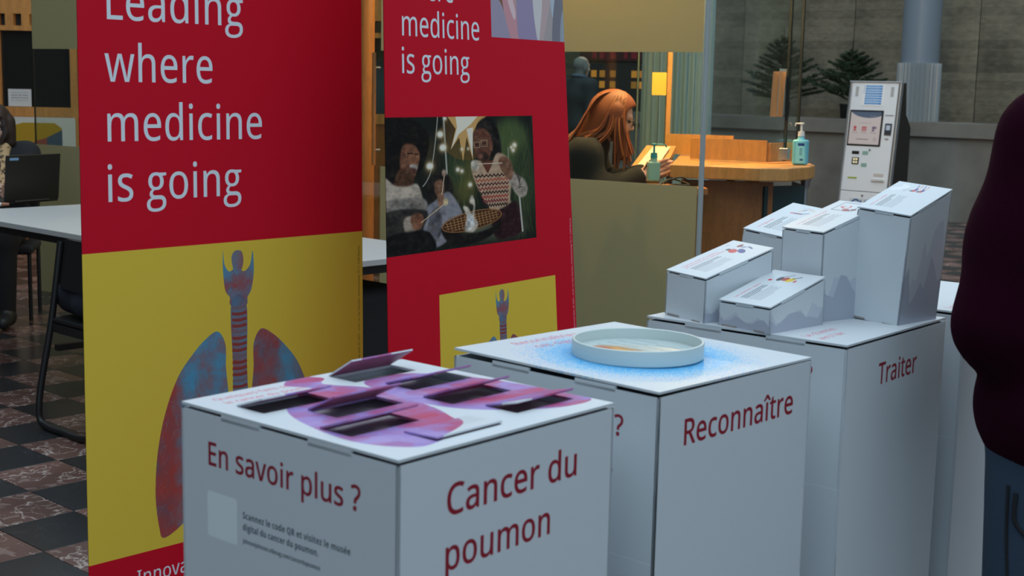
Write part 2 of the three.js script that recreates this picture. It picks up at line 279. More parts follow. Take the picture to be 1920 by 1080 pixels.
// ---------------------------------------------------------------- ticket kiosk
{
  const k = thing('ticket_kiosk', 'tall white self-service kiosk with a tilted screen and black sides', 'kiosk', [3.02, 0, -12.96], AX);
  const W = 0.53, H = 1.53, lean = 0.116, z = (y) => -y * lean;       // front face leans back
  const side = new THREE.Shape([[0, 0], [z(H), H], [z(H) - 0.09, H], [-0.3, 1.24], [-0.4, 1.12], [-0.4, 0]].map((p) => new THREE.Vector2(...p)));
  const prof = (s, w) => new THREE.ExtrudeGeometry(s, { depth: w, bevelEnabled: false }).rotateY(-Math.PI / 2).translate(w, 0, 0);
  part('body', prof(side, W - 0.02).translate(0.01, 0, -0.006), std(lin(0.02, 0.018, 0.018), 0.5), k);
  const face = new THREE.Group(); face.name = 'front_panel'; face.rotation.x = -Math.atan(lean); k.add(face); const L = H / Math.cos(Math.atan(lean));
  const fp = (n, g, m, pos, lab) => part(n, g, m, face, pos, null, lab);
  const wht = std(lin(0.76, 0.82, 0.88), 0.35), y0 = (h) => h / Math.cos(Math.atan(lean));
  fp('lower_door', rbox(W - 0.06, y0(0.52), 0.016, 0.004, W / 2, y0(0.26), 0), wht); fp('cover_plate', rbox(W - 0.06, L - y0(0.525), 0.016, 0.004, W / 2, (L + y0(0.525)) / 2, 0), wht);
  for (const ex of [0.016, W - 0.016]) fp('edge_trim', rbox(0.034, L + 0.01, 0.05, 0.012, ex, L / 2, -0.012), std(lin(0.3, 0.33, 0.36), 0.35, { metalness: 0.6 }));
  fp('top_cap', rbox(W, 0.014, 0.06, 0.005, W / 2, L + 0.004, -0.012), std(lin(0.4, 0.42, 0.45), 0.35, { metalness: 0.5 }));
  for (const gx of [0.085, W - 0.085]) fp('speaker_grille', box(0.03, 0.09, 0.004, gx, L - 0.085, 0.009), std(lin(0.4, 0.42, 0.44), 0.6));
  const notice = print(256, 256, (c, w, h) => { c.fillStyle = '#e8eef4'; c.fillRect(0, 0, w, h); for (let i = 0; i < 8; i++) { c.fillStyle = i % 2 ? '#2f86cf' : '#3b93dc'; c.fillRect(34, 14 + i * 29, 196, 21); words(c, 'informations patients', 48, 29 + i * 29, 13, 150, '#dfefff'); } c.fillStyle = '#2f7cc2'; for (let i = 0; i < 5; i++) c.fillRect(12, 18 + i * 20, 10, 8); });
  fp('notice', slab(0.225, 0.2, 0.002), std(0xffffff, 0.5, { map: notice }), [W / 2 - 0.01, L - 0.118, 0.01], 'paper notice printed in blue lines');
  const bez = fp('screen_bezel', rbox(0.345, 0.335, 0.016, 0.006), M.black, [0.21, L - 0.425, 0.006]);
  const scr = print(512, 480, (c, w, h) => {
    c.fillStyle = '#cfc6c6'; c.fillRect(0, 0, w, h); c.fillStyle = '#5b6a80'; c.beginPath(); c.ellipse(300, -60, 330, 150, 0, 0, 7); c.fill(); words(c, 'Bienvenue', 330, 70, 26, 110, '#8e9db0'); words(c, 'Que souhaitez-vous faire ?', 160, 170, 17, 200, '#8a8588');
    [[90, '#c0565a'], [240, '#b9474d'], [400, '#7d6a86']].forEach(([x, f], i) => { c.fillStyle = f; if (i === 1) { c.fillRect(x - 32, 220, 76, 66); c.fillStyle = '#d9cfd0'; for (let a = 0; a < 3; a++) c.fillRect(x - 24, 238 + a * 16, 60, 6); } else { c.beginPath(); c.arc(x, 235, 24, 0, 7); c.fill(); c.beginPath(); c.arc(x, 285, 26, 3.14, 6.28); c.fill(); if (i === 2) { c.beginPath(); c.arc(x + 36, 232, 18, 0, 7); c.fill(); } } c.fillStyle = '#a39a9d'; c.fillRect(x - 46, 306, 100, 9); });
    c.fillStyle = '#8f888c'; c.fillRect(160, 400, 170, 14); c.beginPath(); c.arc(140, 407, 10, 0, 7); c.fill(); c.strokeStyle = '#6d6670'; c.lineWidth = 5; c.beginPath(); c.arc(440, 405, 22, 0, 7); c.stroke();
  });
  part('screen', slab(0.312, 0.302, 0.004), std(0xffffff, 0.25, { map: scr, emissive: 0xffffff, emissiveMap: scr, emissiveIntensity: 0.06 }), bez, [0, 0, 0.008]);
  fp('card_reader', mg([rbox(0.07, 0.11, 0.014, 0.004, 0.445, L - 0.43, 0.008)]), std(lin(0.05, 0.06, 0.075), 0.3)); fp('reader_display', box(0.04, 0.045, 0.003, 0.447, L - 0.415, 0.017), std(lin(0.5, 0.6, 0.75), 0.3));
  fp('reader_niche', rbox(0.085, 0.012, 0.006, 0.002, 0.443, L - 0.3, 0.009), std(lin(0.35, 0.37, 0.4), 0.5)); fp('status_label', mg([box(0.035, 0.018, 0.002, 0.44, L - 0.52, 0.009)]), std(lin(0.35, 0.33, 0.35), 0.5));
  fp('slot', rbox(0.075, 0.03, 0.01, 0.004, 0.14, L - 0.655, 0.008), M.black);
  const kp = fp('keypad', rbox(0.072, 0.066, 0.01, 0.004, 0.147, L - 0.732, 0.008), M.black); for (const a of [0, 1]) for (const b of [0, 1]) part('key', rbox(0.02, 0.02, 0.006, 0.003, 0.135 + a * 0.026, L - 0.745 + b * 0.028, 0.014), std(lin(0.8, 0.74, 0.5), 0.4, { emissive: lin(1, 0.85, 0.5), emissiveIntensity: 0.25 }), kp);
  for (const q of [0.655, 0.768]) fp('sticker', box(0.058, 0.034, 0.002, 0.24, L - q, 0.009), std(lin(0.24, 0.42, 0.38), 0.5));
  fp('green_slot', rbox(0.095, 0.014, 0.01, 0.004, 0.135, L - 0.89, 0.008), std(lin(0.3, 0.42, 0.03), 0.4)); fp('lock', new THREE.CylinderGeometry(0.009, 0.009, 0.01, 16).rotateX(Math.PI / 2).translate(0.285, L - 0.625, 0.01), M.chrome);
  const pr = fp('printer_outlet', rbox(0.13, 0.026, 0.02, 0.005, 0.4, L - 0.9, 0.012), std(lin(0.6, 0.62, 0.64), 0.3)); part('outlet_label', box(0.1, 0.03, 0.002, 0.4, L - 0.855, 0.009), std(lin(0.55, 0.52, 0.5), 0.5), pr);
  const logo = print(512, 200, (c, w, h) => { c.fillStyle = '#cdd5dc'; c.fillRect(0, 0, w, h); c.strokeStyle = '#1d4f93'; c.lineWidth = 26; c.lineCap = 'round'; c.beginPath(); c.arc(120, 100, 76, -0.9, 1.2, true); c.stroke(); c.lineCap = 'butt'; c.beginPath(); c.moveTo(205, 30); c.lineTo(190, 170); c.moveTo(290, 30); c.lineTo(275, 170); c.moveTo(120, 100); c.lineTo(290, 100); c.stroke(); c.lineCap = 'round'; c.beginPath(); c.moveTo(330, 60); c.bezierCurveTo(310, 200, 430, 190, 490, 30); c.stroke(); });
  fp('logo', slab(0.3, 0.117, 0.002), std(0xffffff, 0.4, { map: logo }), [0.28, y0(0.4), 0.0095], 'blue swoosh lettering');
  fp('door_lock', new THREE.CylinderGeometry(0.008, 0.008, 0.01, 12).rotateX(Math.PI / 2).translate(0.26, y0(0.485), 0.01), M.dark);
  part('base_plate', box(W, 0.02, 0.42, W / 2, 0.01, -0.2), M.dark, k);
}

// ---------------------------------------------------------------- reception booth: glass front with film bands
const GR = [0.87, -6.5], GL = [-3.19, -9.2], GLEN = Math.hypot(GR[0] - GL[0], GR[1] - GL[1]), GD = [(GR[0] - GL[0]) / GLEN, (GR[1] - GL[1]) / GLEN], GA = -Math.atan2(GD[1], GD[0]);
{
  const n = 4, w = GLEN / n, labels = ['frosted glass panel at the far left beside the wooden partition', 'frosted glass panel hidden behind the tall red and yellow banner', 'frosted glass panel behind the gap between the two banners', 'frosted glass panel in front of the red-haired woman'];
  for (let i = 0; i < n; i++) {
    const s = (i + 0.5) * w, x = GL[0] + GD[0] * s, z = GL[1] + GD[1] * s;
    const p = thing('reception_glazing', labels[i], 'glazing', [x, 0, z], GA, 'glass panels of the reception front');
    const fw = i === 2 ? 0.7 : w - 0.006, fx = i === 2 ? 0.255 : 0;   // the third panel is bare at its left
    part('pane', box(w - 0.006, 2.6, 0.01, 0, 1.3, 0), M.glass, p);
    part('lower_film', box(fw, 0.985, 0.001, fx, 0.495, 0.0065), M.film, p, null, null, 'olive translucent film');
    part('upper_film', box(fw, 0.985, 0.001, fx, 2.105, 0.0065), M.film, p, null, null, 'beige translucent film');
    part('edge', box(0.004, 2.6, 0.011, -w / 2 + 0.002, 1.3, 0), M.glassEdge, p);
  }
  const p = thing('glass_post', 'slim chrome corner post of the reception glass', 'post', [GR[0] + 0.012, 0, GR[1]], GA);
  part('profile', rbox(0.016, 2.6, 0.03, 0.004, 0, 1.3, 0), std(lin(0.36, 0.4, 0.4), 0.35), p); part('floor_shoe', box(0.05, 0.03, 0.06, 0, 0.015, 0), M.steel, p);
  const sidePane = (name, label, a, b, y0, h) => {
    const L = Math.hypot(b[0] - a[0], b[1] - a[1]), t = thing(name, label, 'glass screen', [(a[0] + b[0]) / 2, y0, (a[1] + b[1]) / 2], -Math.atan2(b[1] - a[1], b[0] - a[0]));
    part('pane', box(L, h, 0.01, 0, h / 2, 0), M.glass, t); part('edge', [box(0.012, h, 0.014, L / 2 - 0.006, h / 2, 0)], M.glassEdge, t, null, null, 'dark polished edge'); return t;
  };
  sidePane('glass_screen', 'clear glass side screen running from the chrome post across the counter', [0.885, -6.515], [1.40, -7.16], 1.085, 1.5);
  const s2 = sidePane('glass_screen', 'narrow clear glass wing at the counter end beside the blue bottle', [1.41, -7.17], [1.49, -7.30], 1.14, 1.45);
  part('clamp', rbox(0.035, 0.06, 0.05, 0.004, -0.11, -0.02, 0), M.steel, s2);
  for (const [i, q] of [[0, -0.62], [1, 0.32]]) {
    const t = thing('glass_screen', i ? 'rear glass screen of the booth behind the writing desk' : 'rear glass screen of the booth in front of the bald man', 'glass screen', [q + 0.05, 0, -9.0 + q * 0.6], GA);
    part('pane', box(0.92, 2.6, 0.008, 0, 1.3, 0), M.glass, t); part('edge', box(0.006, 2.6, 0.012, 0.455, 1.3, 0), std(lin(0.12, 0.16, 0.14), 0.2), t);
  }
  // booth ceiling with warm downlights
  const c = structure('ceiling_booth', [-0.75, 2.62, -8.55], GA); part('soffit', box(5.0, 0.12, 3.0, 0.1, 0.06, -0.72), std(lin(0.42, 0.38, 0.3), 0.8), c);
  for (const [x, z] of [[0.55, -7.15], [1.05, -7.7], [-0.6, -8.1]]) {
    const l = thing('downlight', x > 1 ? 'round warm downlight above the counter' : x > 0 ? 'round warm downlight above the writing desk' : 'round warm downlight above the left of the booth', 'lamp', [x, 2.62, z]);
    part('trim_ring', new THREE.TorusGeometry(0.07, 0.01, 8, 28).rotateX(Math.PI / 2), M.steel, l); part('diffuser', new THREE.CylinderGeometry(0.066, 0.066, 0.008, 28), std(lin(0.9, 0.8, 0.6), 0.5, { emissive: WARM, emissiveIntensity: 6 }), l);
    const p = new THREE.PointLight(WARM, BOOTH_LAMP * (x > 0 ? 1 : 0.45)); p.position.set(0, -0.07, 0); p.shadow.radius = 3; p.castShadow = true; l.add(p);
  }
}
// counter
{
  const plan = (pts) => { const s = new THREE.Shape(); pts.forEach(([x, z], i) => i ? s.lineTo(x, -z) : s.moveTo(x, -z)); s.closePath(); return s; };
  const P = [[0.80, -7.03], [1.22, -6.86], [1.36, -6.88], [1.5, -7.06], [1.565, -7.22], [1.575, -7.36], [1.52, -8.0], [0.98, -8.12]];
  const c = thing('reception_counter', 'light wooden reception counter with rounded end and dark glass base', 'counter', [0, 0, 0]);
  part('worktop', metreUV(new THREE.ExtrudeGeometry(plan(P), { depth: 0.055, bevelEnabled: true, bevelSize: 0.006, bevelThickness: 0.006, bevelSegments: 2 }).rotateX(-Math.PI / 2).translate(0, 1.0, 0), 1.6), M.wood, c);
  part('front_board', metreUV(beam([0.86, 0.5, -7.1], [1.32, 0.5, -7.02], 0.03, 0.96), 1.4), M.woodDark, c, null, null, 'dark wooden modesty board');
  part('base_glass', [beam([1.27, 0.47, -7.0], [1.5, 0.47, -7.16], 0.012, 0.98), beam([1.5, 0.47, -7.16], [1.5, 0.47, -7.42], 0.012, 0.98)], std(lin(0.02, 0.045, 0.05), 0.12), c, null, null, 'dark green glass base');
  part('leg', [rod([1.53, 0, -7.24], [1.53, 0.98, -7.24], 0.014), new THREE.CylinderGeometry(0.03, 0.02, 0.05, 20).translate(1.53, 0.965, -7.24)], M.steel, c);
  const drop = thing('writing_shelf', 'brown slanted shelf under the counter behind the chrome post', 'shelf', [0, 0, 0]);
  part('board', metreUV(beam([0.9, 0.88, -7.5], [1.25, 0.96, -7.3], 0.3, 0.02), 1.4), M.woodDark, drop); part('bracket', beam([1.1, 0.93, -7.4], [1.2, 0.98, -7.4], 0.02, 0.02), M.dark, drop);
  const up = (name, label, a, b, y0, h) => { const t = thing(name, label, 'board', [0, 0, 0], 0, 'upright boards on the counter'); part('board', metreUV(beam([a[0], y0 + h / 2, a[1]], [b[0], y0 + h / 2, b[1]], 0.018, h), 1.5), M.wood, t); return t; };
  up('upstand_board', 'rear upright wooden board under the wooden window frame', [0.87, -8.0], [1.24, -7.86], 1.068, 0.115); up('upstand_board', 'middle upright wooden board standing across the counter', [0.955, -7.5], [1.33, -7.3], 1.068, 0.112); up('upstand_board', 'right upright wooden board beside the blue bottle', [1.34, -7.3], [1.49, -7.42], 1.068, 0.1);
  const f = thing('window_frame', 'slim vertical wooden window frame beside the yellow note', 'frame', [0.885, 1.07, -8.06]); part('jamb', metreUV(box(0.026, 1.5, 0.04, 0, 0.75, 0), 1.5), M.wood, f);
  const n = thing('paper_note', 'plain yellow paper note stuck beside the wooden window frame', 'note', [0.826, 1.4, -8.04]); part('sheet', box(0.083, 0.13, 0.001, 0, 0.067, 0), std(lin(0.75, 0.5, 0.07), 0.8), n);
  const d = thing('writing_desk', 'slanted wooden writing desk with a cream paper sheet', 'desk', [0, 0, 0]);
  const quad = (p, t) => { const [a, b, c2, e] = p.map((q) => V3(...q)), nn = b.clone().sub(a).cross(e.clone().sub(a)).normalize().multiplyScalar(-t), v = [a, b, c2, e, ...[a, b, c2, e].map((q) => q.clone().add(nn))]; const g = new THREE.BufferGeometry(); g.setAttribute('position', new THREE.Float32BufferAttribute(v.flatMap((q) => q.toArray()), 3)); g.setIndex([0, 1, 2, 0, 2, 3, 4, 6, 5, 4, 7, 6, 0, 4, 5, 0, 5, 1, 1, 5, 6, 1, 6, 2, 2, 6, 7, 2, 7, 3, 3, 7, 4, 3, 4, 0]); const h = g.toNonIndexed(); h.computeVertexNormals(); return metreUV(h, 1.5); };
  part('slope', quad([[0.555, 0.965, -7.17], [0.745, 0.965, -7.17], [0.9, 1.125, -7.72], [0.735, 1.125, -7.72]], 0.03), M.wood, d);
  part('paper', quad([[0.585, 0.979, -7.19], [0.705, 0.979, -7.19], [0.86, 1.122, -7.66], [0.765, 1.122, -7.66]], 0.002), std(lin(0.62, 0.55, 0.42), 0.8), d);
  parts('desk_leg', [rod([0.62, 0, -7.3], [0.62, 0.96, -7.3], 0.018), rod([0.86, 0, -7.65], [0.86, 1.06, -7.65], 0.018)], M.steel, d);
  const pp = thing('paper_notice', 'curled orange and white papers taped on the side glass screen', 'paper', [1.335, 1.31, -7.13], 0.35);
  const sheet = (w, h, cr) => { const g = new THREE.PlaneGeometry(w, h, 12, 6).translate(0, h / 2, 0), p = g.attributes.position; for (let i = 0; i < p.count; i++) p.setZ(i, cr * (p.getX(i) / w) ** 2 * (0.4 + p.getY(i) / h)); g.computeVertexNormals(); return g; };
  part('orange_sheet', sheet(0.075, 0.23, 0.06), std(lin(0.62, 0.28, 0.12), 0.8, { side: THREE.DoubleSide }), pp); part('white_sheet', sheet(0.07, 0.24, 0.03), std(lin(0.5, 0.52, 0.52), 0.8, { side: THREE.DoubleSide }), pp, [0.035, 0.005, -0.01], [0, 0.3, 0]);
}
function bottle(name, label, pos, w, d, h, body, pumpM, turn, nozzle) {
  const b = thing(name, label, 'bottle', pos, turn);
  part('bottle_body', rbox(w, h, d, Math.min(w, d) * 0.22, 0, h / 2, 0), body, b); part('shoulder', lathe([[Math.min(w, d) * 0.46, h - 0.006], [0.016, h + 0.014], [0.014, h + 0.02], [0, h + 0.02]], 24), body, b);
  part('collar', new THREE.CylinderGeometry(0.016, 0.018, 0.026, 20).translate(0, h + 0.03, 0), pumpM, b); part('pump_stem', new THREE.CylinderGeometry(0.005, 0.006, 0.04, 12).translate(0, h + 0.06, 0), pumpM, b);
  part('nozzle', [rbox(0.022, 0.01, 0.018, 0.003, 0, h + 0.083, 0), rod([0, h + 0.083, 0], [nozzle, h + 0.083, 0], 0.0045, 0.0035, 10), rod([nozzle, h + 0.085, 0], [nozzle * 1.14, h + 0.07, 0], 0.0035, 0.003, 10)], pumpM, b); return b;
}
{
  const teal = std(lin(0.04, 0.3, 0.3), 0.4);
  bottle('hand_gel', 'pale green gel bottle with turquoise pump before the writing desk', [0.69, 0.985, -6.85], 0.062, 0.045, 0.098, phys(lin(0.45, 0.62, 0.48), 0.25, { transmission: 0.25, thickness: 0 }), teal, 0.1, 0.055);
  const b = bottle('hand_gel', 'light blue disinfectant bottle with white pump on the counter end', [1.487, 1.063, -7.2], 0.078, 0.05, 0.13, std(lin(0.16, 0.52, 0.6), 0.35), std(lin(0.7, 0.68, 0.66), 0.4), -0.5, -0.03);
  const lab = print(128, 256, (c, w, h) => { c.fillStyle = '#7fd0da'; c.fillRect(0, 0, w, h); c.fillStyle = '#1b3f86'; c.fillRect(24, 20, 90, 32); c.fillStyle = '#2a5a86'; for (let i = 0; i < 7; i++) c.fillRect(50, 80 + i * 13, 36, 6); c.fillRect(56, 205, 46, 26); });
  part('bottle_label', slab(0.05, 0.11, 0.001), std(0xffffff, 0.4, { map: lab }), b, [0.008, 0.066, 0.0256]);
  const shelf = thing('ledge_shelf', 'narrow dark shelf behind the frosted glass carrying the gel bottle', 'shelf', [0.69, 0.94, -6.92]); part('board', box(0.42, 0.03, 0.3, 0.06, 0.0, -0.05), M.woodDark, shelf); part('support', rod([0.1, -0.94, -0.05], [0.1, -0.015, -0.05], 0.02), M.steel, shelf);
  const cab = thing('cable_tangle', 'tangle of dark cables on the shelf beside the gel bottle', 'cables', [0.78, 0.96, -6.93]); parts('cable', [tube([[-0.05, 0.005, 0.02], [0, 0.03, 0], [0.06, 0.02, -0.05], [0.1, 0.006, 0.02], [0.04, 0.006, 0.05]], 0.004), tube([[-0.02, 0.005, -0.05], [0.05, 0.04, -0.02], [0.11, 0.02, -0.06]], 0.004)], M.black, cab);
}
// wooden partition with dark glazing at the far left
{
  const p = thing('wood_partition', 'wooden partition with dark glazing and a row of square holes', 'partition', [-4.05, 0, -12.0]);
  const seg = []; for (let i = -12; i <= 10; i++) seg.push(i);
  part('top_rail', [box(7, 0.95, 0.08, 0, 2.43, 0), box(7, 0.042, 0.08, 0, 1.834, 0), ...seg.map((i) => box(0.069, 0.1, 0.08, i * 0.139 * 1.0 - 0.295, 1.905, 0))].map((g) => metreUV(g, 1)), M.wood, p);
  part('hole_backing', box(7, 0.12, 0.02, 0, 1.905, -0.04), M.dark, p);
  part('middle_rail', metreUV(box(7, 0.085, 0.08, 0, 1.123, 0), 1), M.wood, p); part('post', metreUV(box(0.06, 2.0, 0.09, 0.247, 1.0, 0.002), 1), M.wood, p); part('post', metreUV(box(0.05, 2.0, 0.09, -0.41, 1.0, 0.002), 1), M.wood, p);
  part('glazing', box(7, 0.66, 0.02, 0, 1.485, -0.01), std(lin(0.012, 0.013, 0.013), 0.12), p, null, null, 'dark window glazing');
  part('lower_panel', box(7, 1.08, 0.05, 0, 0.54, -0.01), M.woodDark, p);
  const b = thing('mural_board', 'white board with yellow, red and blue geometric shapes below the dark glazing', 'board', [-4.17, 0.66, -11.93]);
  const art = print(512, 400, (c, w, h) => { const poly = (f, pts) => { c.fillStyle = f; c.beginPath(); pts.forEach((q, i) => i ? c.lineTo(...q) : c.moveTo(...q)); c.fill(); }; c.fillStyle = '#c2cac8'; c.fillRect(0, 0, w, h); poly('#a58a1c', [[20, 190], [95, 90], [210, 45], [392, 45], [432, 85], [432, 110], [330, 175], [250, 205], [20, 205]]); poly('#8c4a3c', [[210, 225], [345, 165], [345, 240], [210, 240]]); poly('#3e5464', [[345, 165], [435, 100], [435, 260], [345, 240]]); c.fillStyle = '#8d959d'; c.fillRect(20, 205, 190, 195); });
  part('panel', slab(0.76, 0.42, 0.012), std(0xffffff, 0.6, { map: art }), b, [0, 0.21, 0]);
  const s = thing('paper_sign', 'white paper sign taped on the dark glazing', 'sign', [-4.28, 1.168, -11.98]);
  const txt = print(256, 200, (c, w, h) => { c.fillStyle = '#c5ccd2'; c.fillRect(0, 0, w, h); ['ce bureau est fermé', 'merci de vous', 'adresser à l’accueil', 'du bâtiment'].forEach((t, i) => words(c, t, 30, 48 + i * 30, 22, 190, i === 1 || i === 2 ? '#4c5560' : '#7d868f', i === 1 || i === 2 ? 'bold' : '')); });
  part('sheet', slab(0.2, 0.148, 0.001), std(0xffffff, 0.8, { map: txt }), s, [0, 0.075, 0]);
  const w = thing('wooden_post', 'round orange-brown wooden post behind the glass between the banners', 'post', [-0.86, 0, -7.95]); part('shaft', metreUV(new THREE.CylinderGeometry(0.05, 0.05, 2.6, 28).translate(0, 1.3, 0), 1), M.woodDark, w);
  const hd = thing('door_handle', 'long vertical brown bar handle on the glass between the banners', 'handle', [-0.735, 1.0, -7.5], GA); part('bar', rod([0, 0, 0.05], [0, 0.6, 0.05], 0.011), M.woodDark, hd); parts('standoff', [rod([0, 0.08, 0], [0, 0.08, 0.05], 0.006), rod([0, 0.52, 0], [0, 0.52, 0.05], 0.006)], M.steel, hd);
}

// ---------------------------------------------------------------- table, chair, laptop at the left
const TC = [-0.879, -5.136];
{
  const [tx, tz] = grid(TC, -1.4, 0.48);
  const t = thing('work_table', 'long white table with a black steel frame behind the banners', 'table', [tx, 0, tz], AX);
  part('table_top', rbox(2.8, 0.026, 0.96, 0.003, 0, 0.727, 0), M.tableTop, t);
  part('frame', [box(2.7, 0.035, 0.03, 0, 0.695, 0.44), box(2.7, 0.035, 0.03, 0, 0.695, -0.44), box(0.03, 0.035, 0.88, 1.36, 0.695, 0), box(0.03, 0.035, 0.88, -1.36, 0.695, 0)], M.black, t);
  for (const [x, z] of [[1.36, 0.3], [1.36, -0.44], [-0.62, 0.1], [-0.62, -0.44], [-1.36, 0.3], [-1.36, -0.44]]) part('leg', box(0.035, 0.68, 0.035, x, 0.34, z), M.black, t);
  parts('foot_rail', [box(0.035, 0.03, 0.8, 1.36, 0.015, 0), box(0.035, 0.03, 0.8, -0.62, 0.12, -0.1), box(0.75, 0.03, 0.03, -1.0, 0.12, -0.3)], M.black, t);
}
{
  const [cx, cz] = [-1.80, -5.425], c = thing('chair', 'black chair with a curved plastic back and loop legs beside the banner', 'chair', [cx, 0, cz], AX);
  const w = 0.19, bar = (pts) => { const q = new THREE.CurvePath(); return pts; };
  const loop = (z0, z1, top) => [[-w, top, z1], [-w - 0.005, top * 0.6, z1 * 0.6], [-w - 0.012, 0.1, z0], [-w + 0.0, 0.03, z0 + 0.002], [-w + 0.07, 0.013, z0 + 0.004], [0, 0.013, z0 + 0.004], [w - 0.07, 0.013, z0 + 0.004], [w, 0.03, z0 + 0.002], [w + 0.012, 0.1, z0], [w + 0.005, top * 0.6, z1 * 0.6], [w, top, z1]];
  part('leg', tube(loop(0, -0.11, 0.77), 0.0145, 120, 8), M.black, c, null, null, 'rear loop leg'); part('leg', tube(loop(-0.47, -0.42, 0.44), 0.0145, 100, 8), M.black, c, null, null, 'front loop leg');
  const bend = (W, H, cv, t, y, z, tilt) => { const g = new THREE.BoxGeometry(W, H, t, 20, 4, 1), p = g.attributes.position; for (let i = 0; i < p.count; i++) { const x = p.getX(i); p.setZ(i, p.getZ(i) - cv * (x / W * 2) ** 2 + tilt * p.getY(i)); p.setY(i, p.getY(i) - 0.02 * (x / W * 2) ** 4); } g.computeVertexNormals(); return g.translate(0, y, z); };
  part('backrest', bend(0.43, 0.2, 0.04, 0.014, 0.685, -0.085, -0.16), M.black, c); part('seat', rbox(0.44, 0.022, 0.42, 0.01, 0, 0.445, -0.27), M.black, c); part('seat_rail', box(0.39, 0.035, 0.025, 0, 0.415, -0.07), M.black, c);
  const b = thing('coat_bundle', 'dark navy cloth bundle lying on the black chair seat', 'cloth', [cx + 0.03, 0.456, cz - 0.2], AX);
  part('cloth', sdfMesh(caps([[-0.08, 0.06, 0, 0.09, 0.06, 0, 0.075, 0.085], [-0.04, 0.1, 0.03, 0.08, 0.13, -0.02, 0.05, 0.05], [0.1, 0.05, 0.05, 0.06, 0.12, 0.03, 0.05, 0.04]], 0.04), [-0.22, -0.04, -0.16], [0.24, 0.24, 0.16], 0.012).translate(0, 0.022, 0), std(lin(0.012, 0.014, 0.024), 0.9), b);
}
{
  // laptop with its lid's back to the hall
  const a = [-2.772, -7.466], b = [-2.583, -7.793], d = [b[0] - a[0], b[1] - a[1]], n = Math.hypot(...d), turn = -Math.atan2(d[1], d[0]);
  const l = thing('laptop', 'open black laptop with its lid towards us on the white table', 'laptop', [(a[0] + b[0]) / 2, 0.741, (a[1] + b[1]) / 2], turn);
  part('base', rbox(0.375, 0.018, 0.25, 0.005, 0, 0.009, -0.125), M.black, l);
  const lid = part('lid', rbox(0.375, 0.255, 0.009, 0.004, 0, 0.128, 0), std(lin(0.008, 0.008, 0.009), 0.4), l, [0, 0.014, 0.0], [0.1, 0, 0]);
  part('sticker', slab(0.06, 0.014, 0.001), std(lin(0.16, 0.3, 0.5), 0.5), lid, [-0.135, 0.235, 0.005]); part('screen', box(0.34, 0.21, 0.001, 0, 0.135, -0.005), std(lin(0.05, 0.06, 0.08), 0.2), lid);
  part('hinge', rod([-0.12, 0.012, 0.002], [0.12, 0.012, 0.002], 0.006), M.dark, l);
}

{
  const [bx, bz] = grid(TC, -0.4, 0.52), b = thing('guessed_bag', 'guessed bulky black bag put where an unclear dark form lies under the right end of the white table', 'bag', [bx, 0, bz], AX);  // bag is a guess, put in for a dark form of unclear nature
  part('bag_body', rbox(0.62, 0.6, 0.5, 0.06, 0, 0.3, 0), M.blackCloth, b); part('zip', tube([[-0.26, 0.5, 0.252], [0, 0.53, 0.252], [0.26, 0.5, 0.252]], 0.004, 24, 6), M.dark, b);
  part('strap', tube([[-0.12, 0.595, 0], [-0.08, 0.645, 0], [0.08, 0.645, 0], [0.12, 0.595, 0]], 0.012, 24, 8), M.black, b);
}

// ---------------------------------------------------------------- roll-up banners
function banner(label, P, W, H, tex, cut) {
  const [x, z, yaw, lean, tw] = P, b = thing('roll_up_banner', label, 'banner', [x, 0, z], yaw, 'roll-up banners');
  // local frame: x along the width, z towards the viewer; the sheet leans back and twists slightly with height
  const at = (u, v, off) => { const y = tw * (v - 1), s = u - W / 2; return [s * Math.cos(y) + off * Math.sin(y), v * Math.cos(lean), -v * Math.sin(lean) - s * Math.sin(y) + off * Math.cos(y)]; };
  const nu = 6, nv = 40, pos = [], uv = [], idx = [], lo = 0.075;
  for (const off of [0.0012, -0.0012]) for (let j = 0; j <= nv; j++) for (let i = 0; i <= nu; i++) { const v = lo + (H - lo) * j / nv; pos.push(...at(W * i / nu, v, off)); uv.push(i / nu, v / H); }
  const N = (nu + 1) * (nv + 1), q = (a, b2, c, d) => idx.push(a, b2, c, a, c, d);
  for (let j = 0; j < nv; j++) for (let i = 0; i < nu; i++) { const a = j * (nu + 1) + i, c = a + nu + 1; q(a, a + 1, c + 1, c); q(N + a + 1, N + a, N + c, N + c + 1); }
  for (let j = 0; j < nv; j++) { const a = j * (nu + 1), c = a + nu + 1; q(N + a, a, c, N + c); q(a + nu, N + a + nu, N + c + nu, c + nu); }
  const g = new THREE.BufferGeometry(); g.setAttribute('position', new THREE.Float32BufferAttribute(pos, 3)); g.setAttribute('uv', new THREE.Float32BufferAttribute(uv, 2)); g.setIndex(idx); g.computeVertexNormals();
  part('printed_sheet', g, phys(0xffffff, 0.7, { map: tex, specularIntensity: 0.4 }), b);
  part('cassette', rbox(W + 0.02, 0.075, 0.1, 0.02, 0, 0.04, 0), M.steel, b); parts('foot', [box(0.05, 0.012, 0.3, -0.25, 0.006, 0), box(0.05, 0.012, 0.3, 0.25, 0.006, 0)], M.steel, b);
  const top = at(W / 2, H, 0); part('top_rail', rbox(W, 0.025, 0.016, 0.005, 0, 0, 0), M.steel, b, top, [0, tw * (H - 1), 0]); part('support_pole', rod([0, 0.05, -0.03], [top[0], top[1], top[2] - 0.012], 0.008), M.steel, b);
}
const RED = '#ce0b27', YEL = '#e6c444', INK = '#e4ecf2';
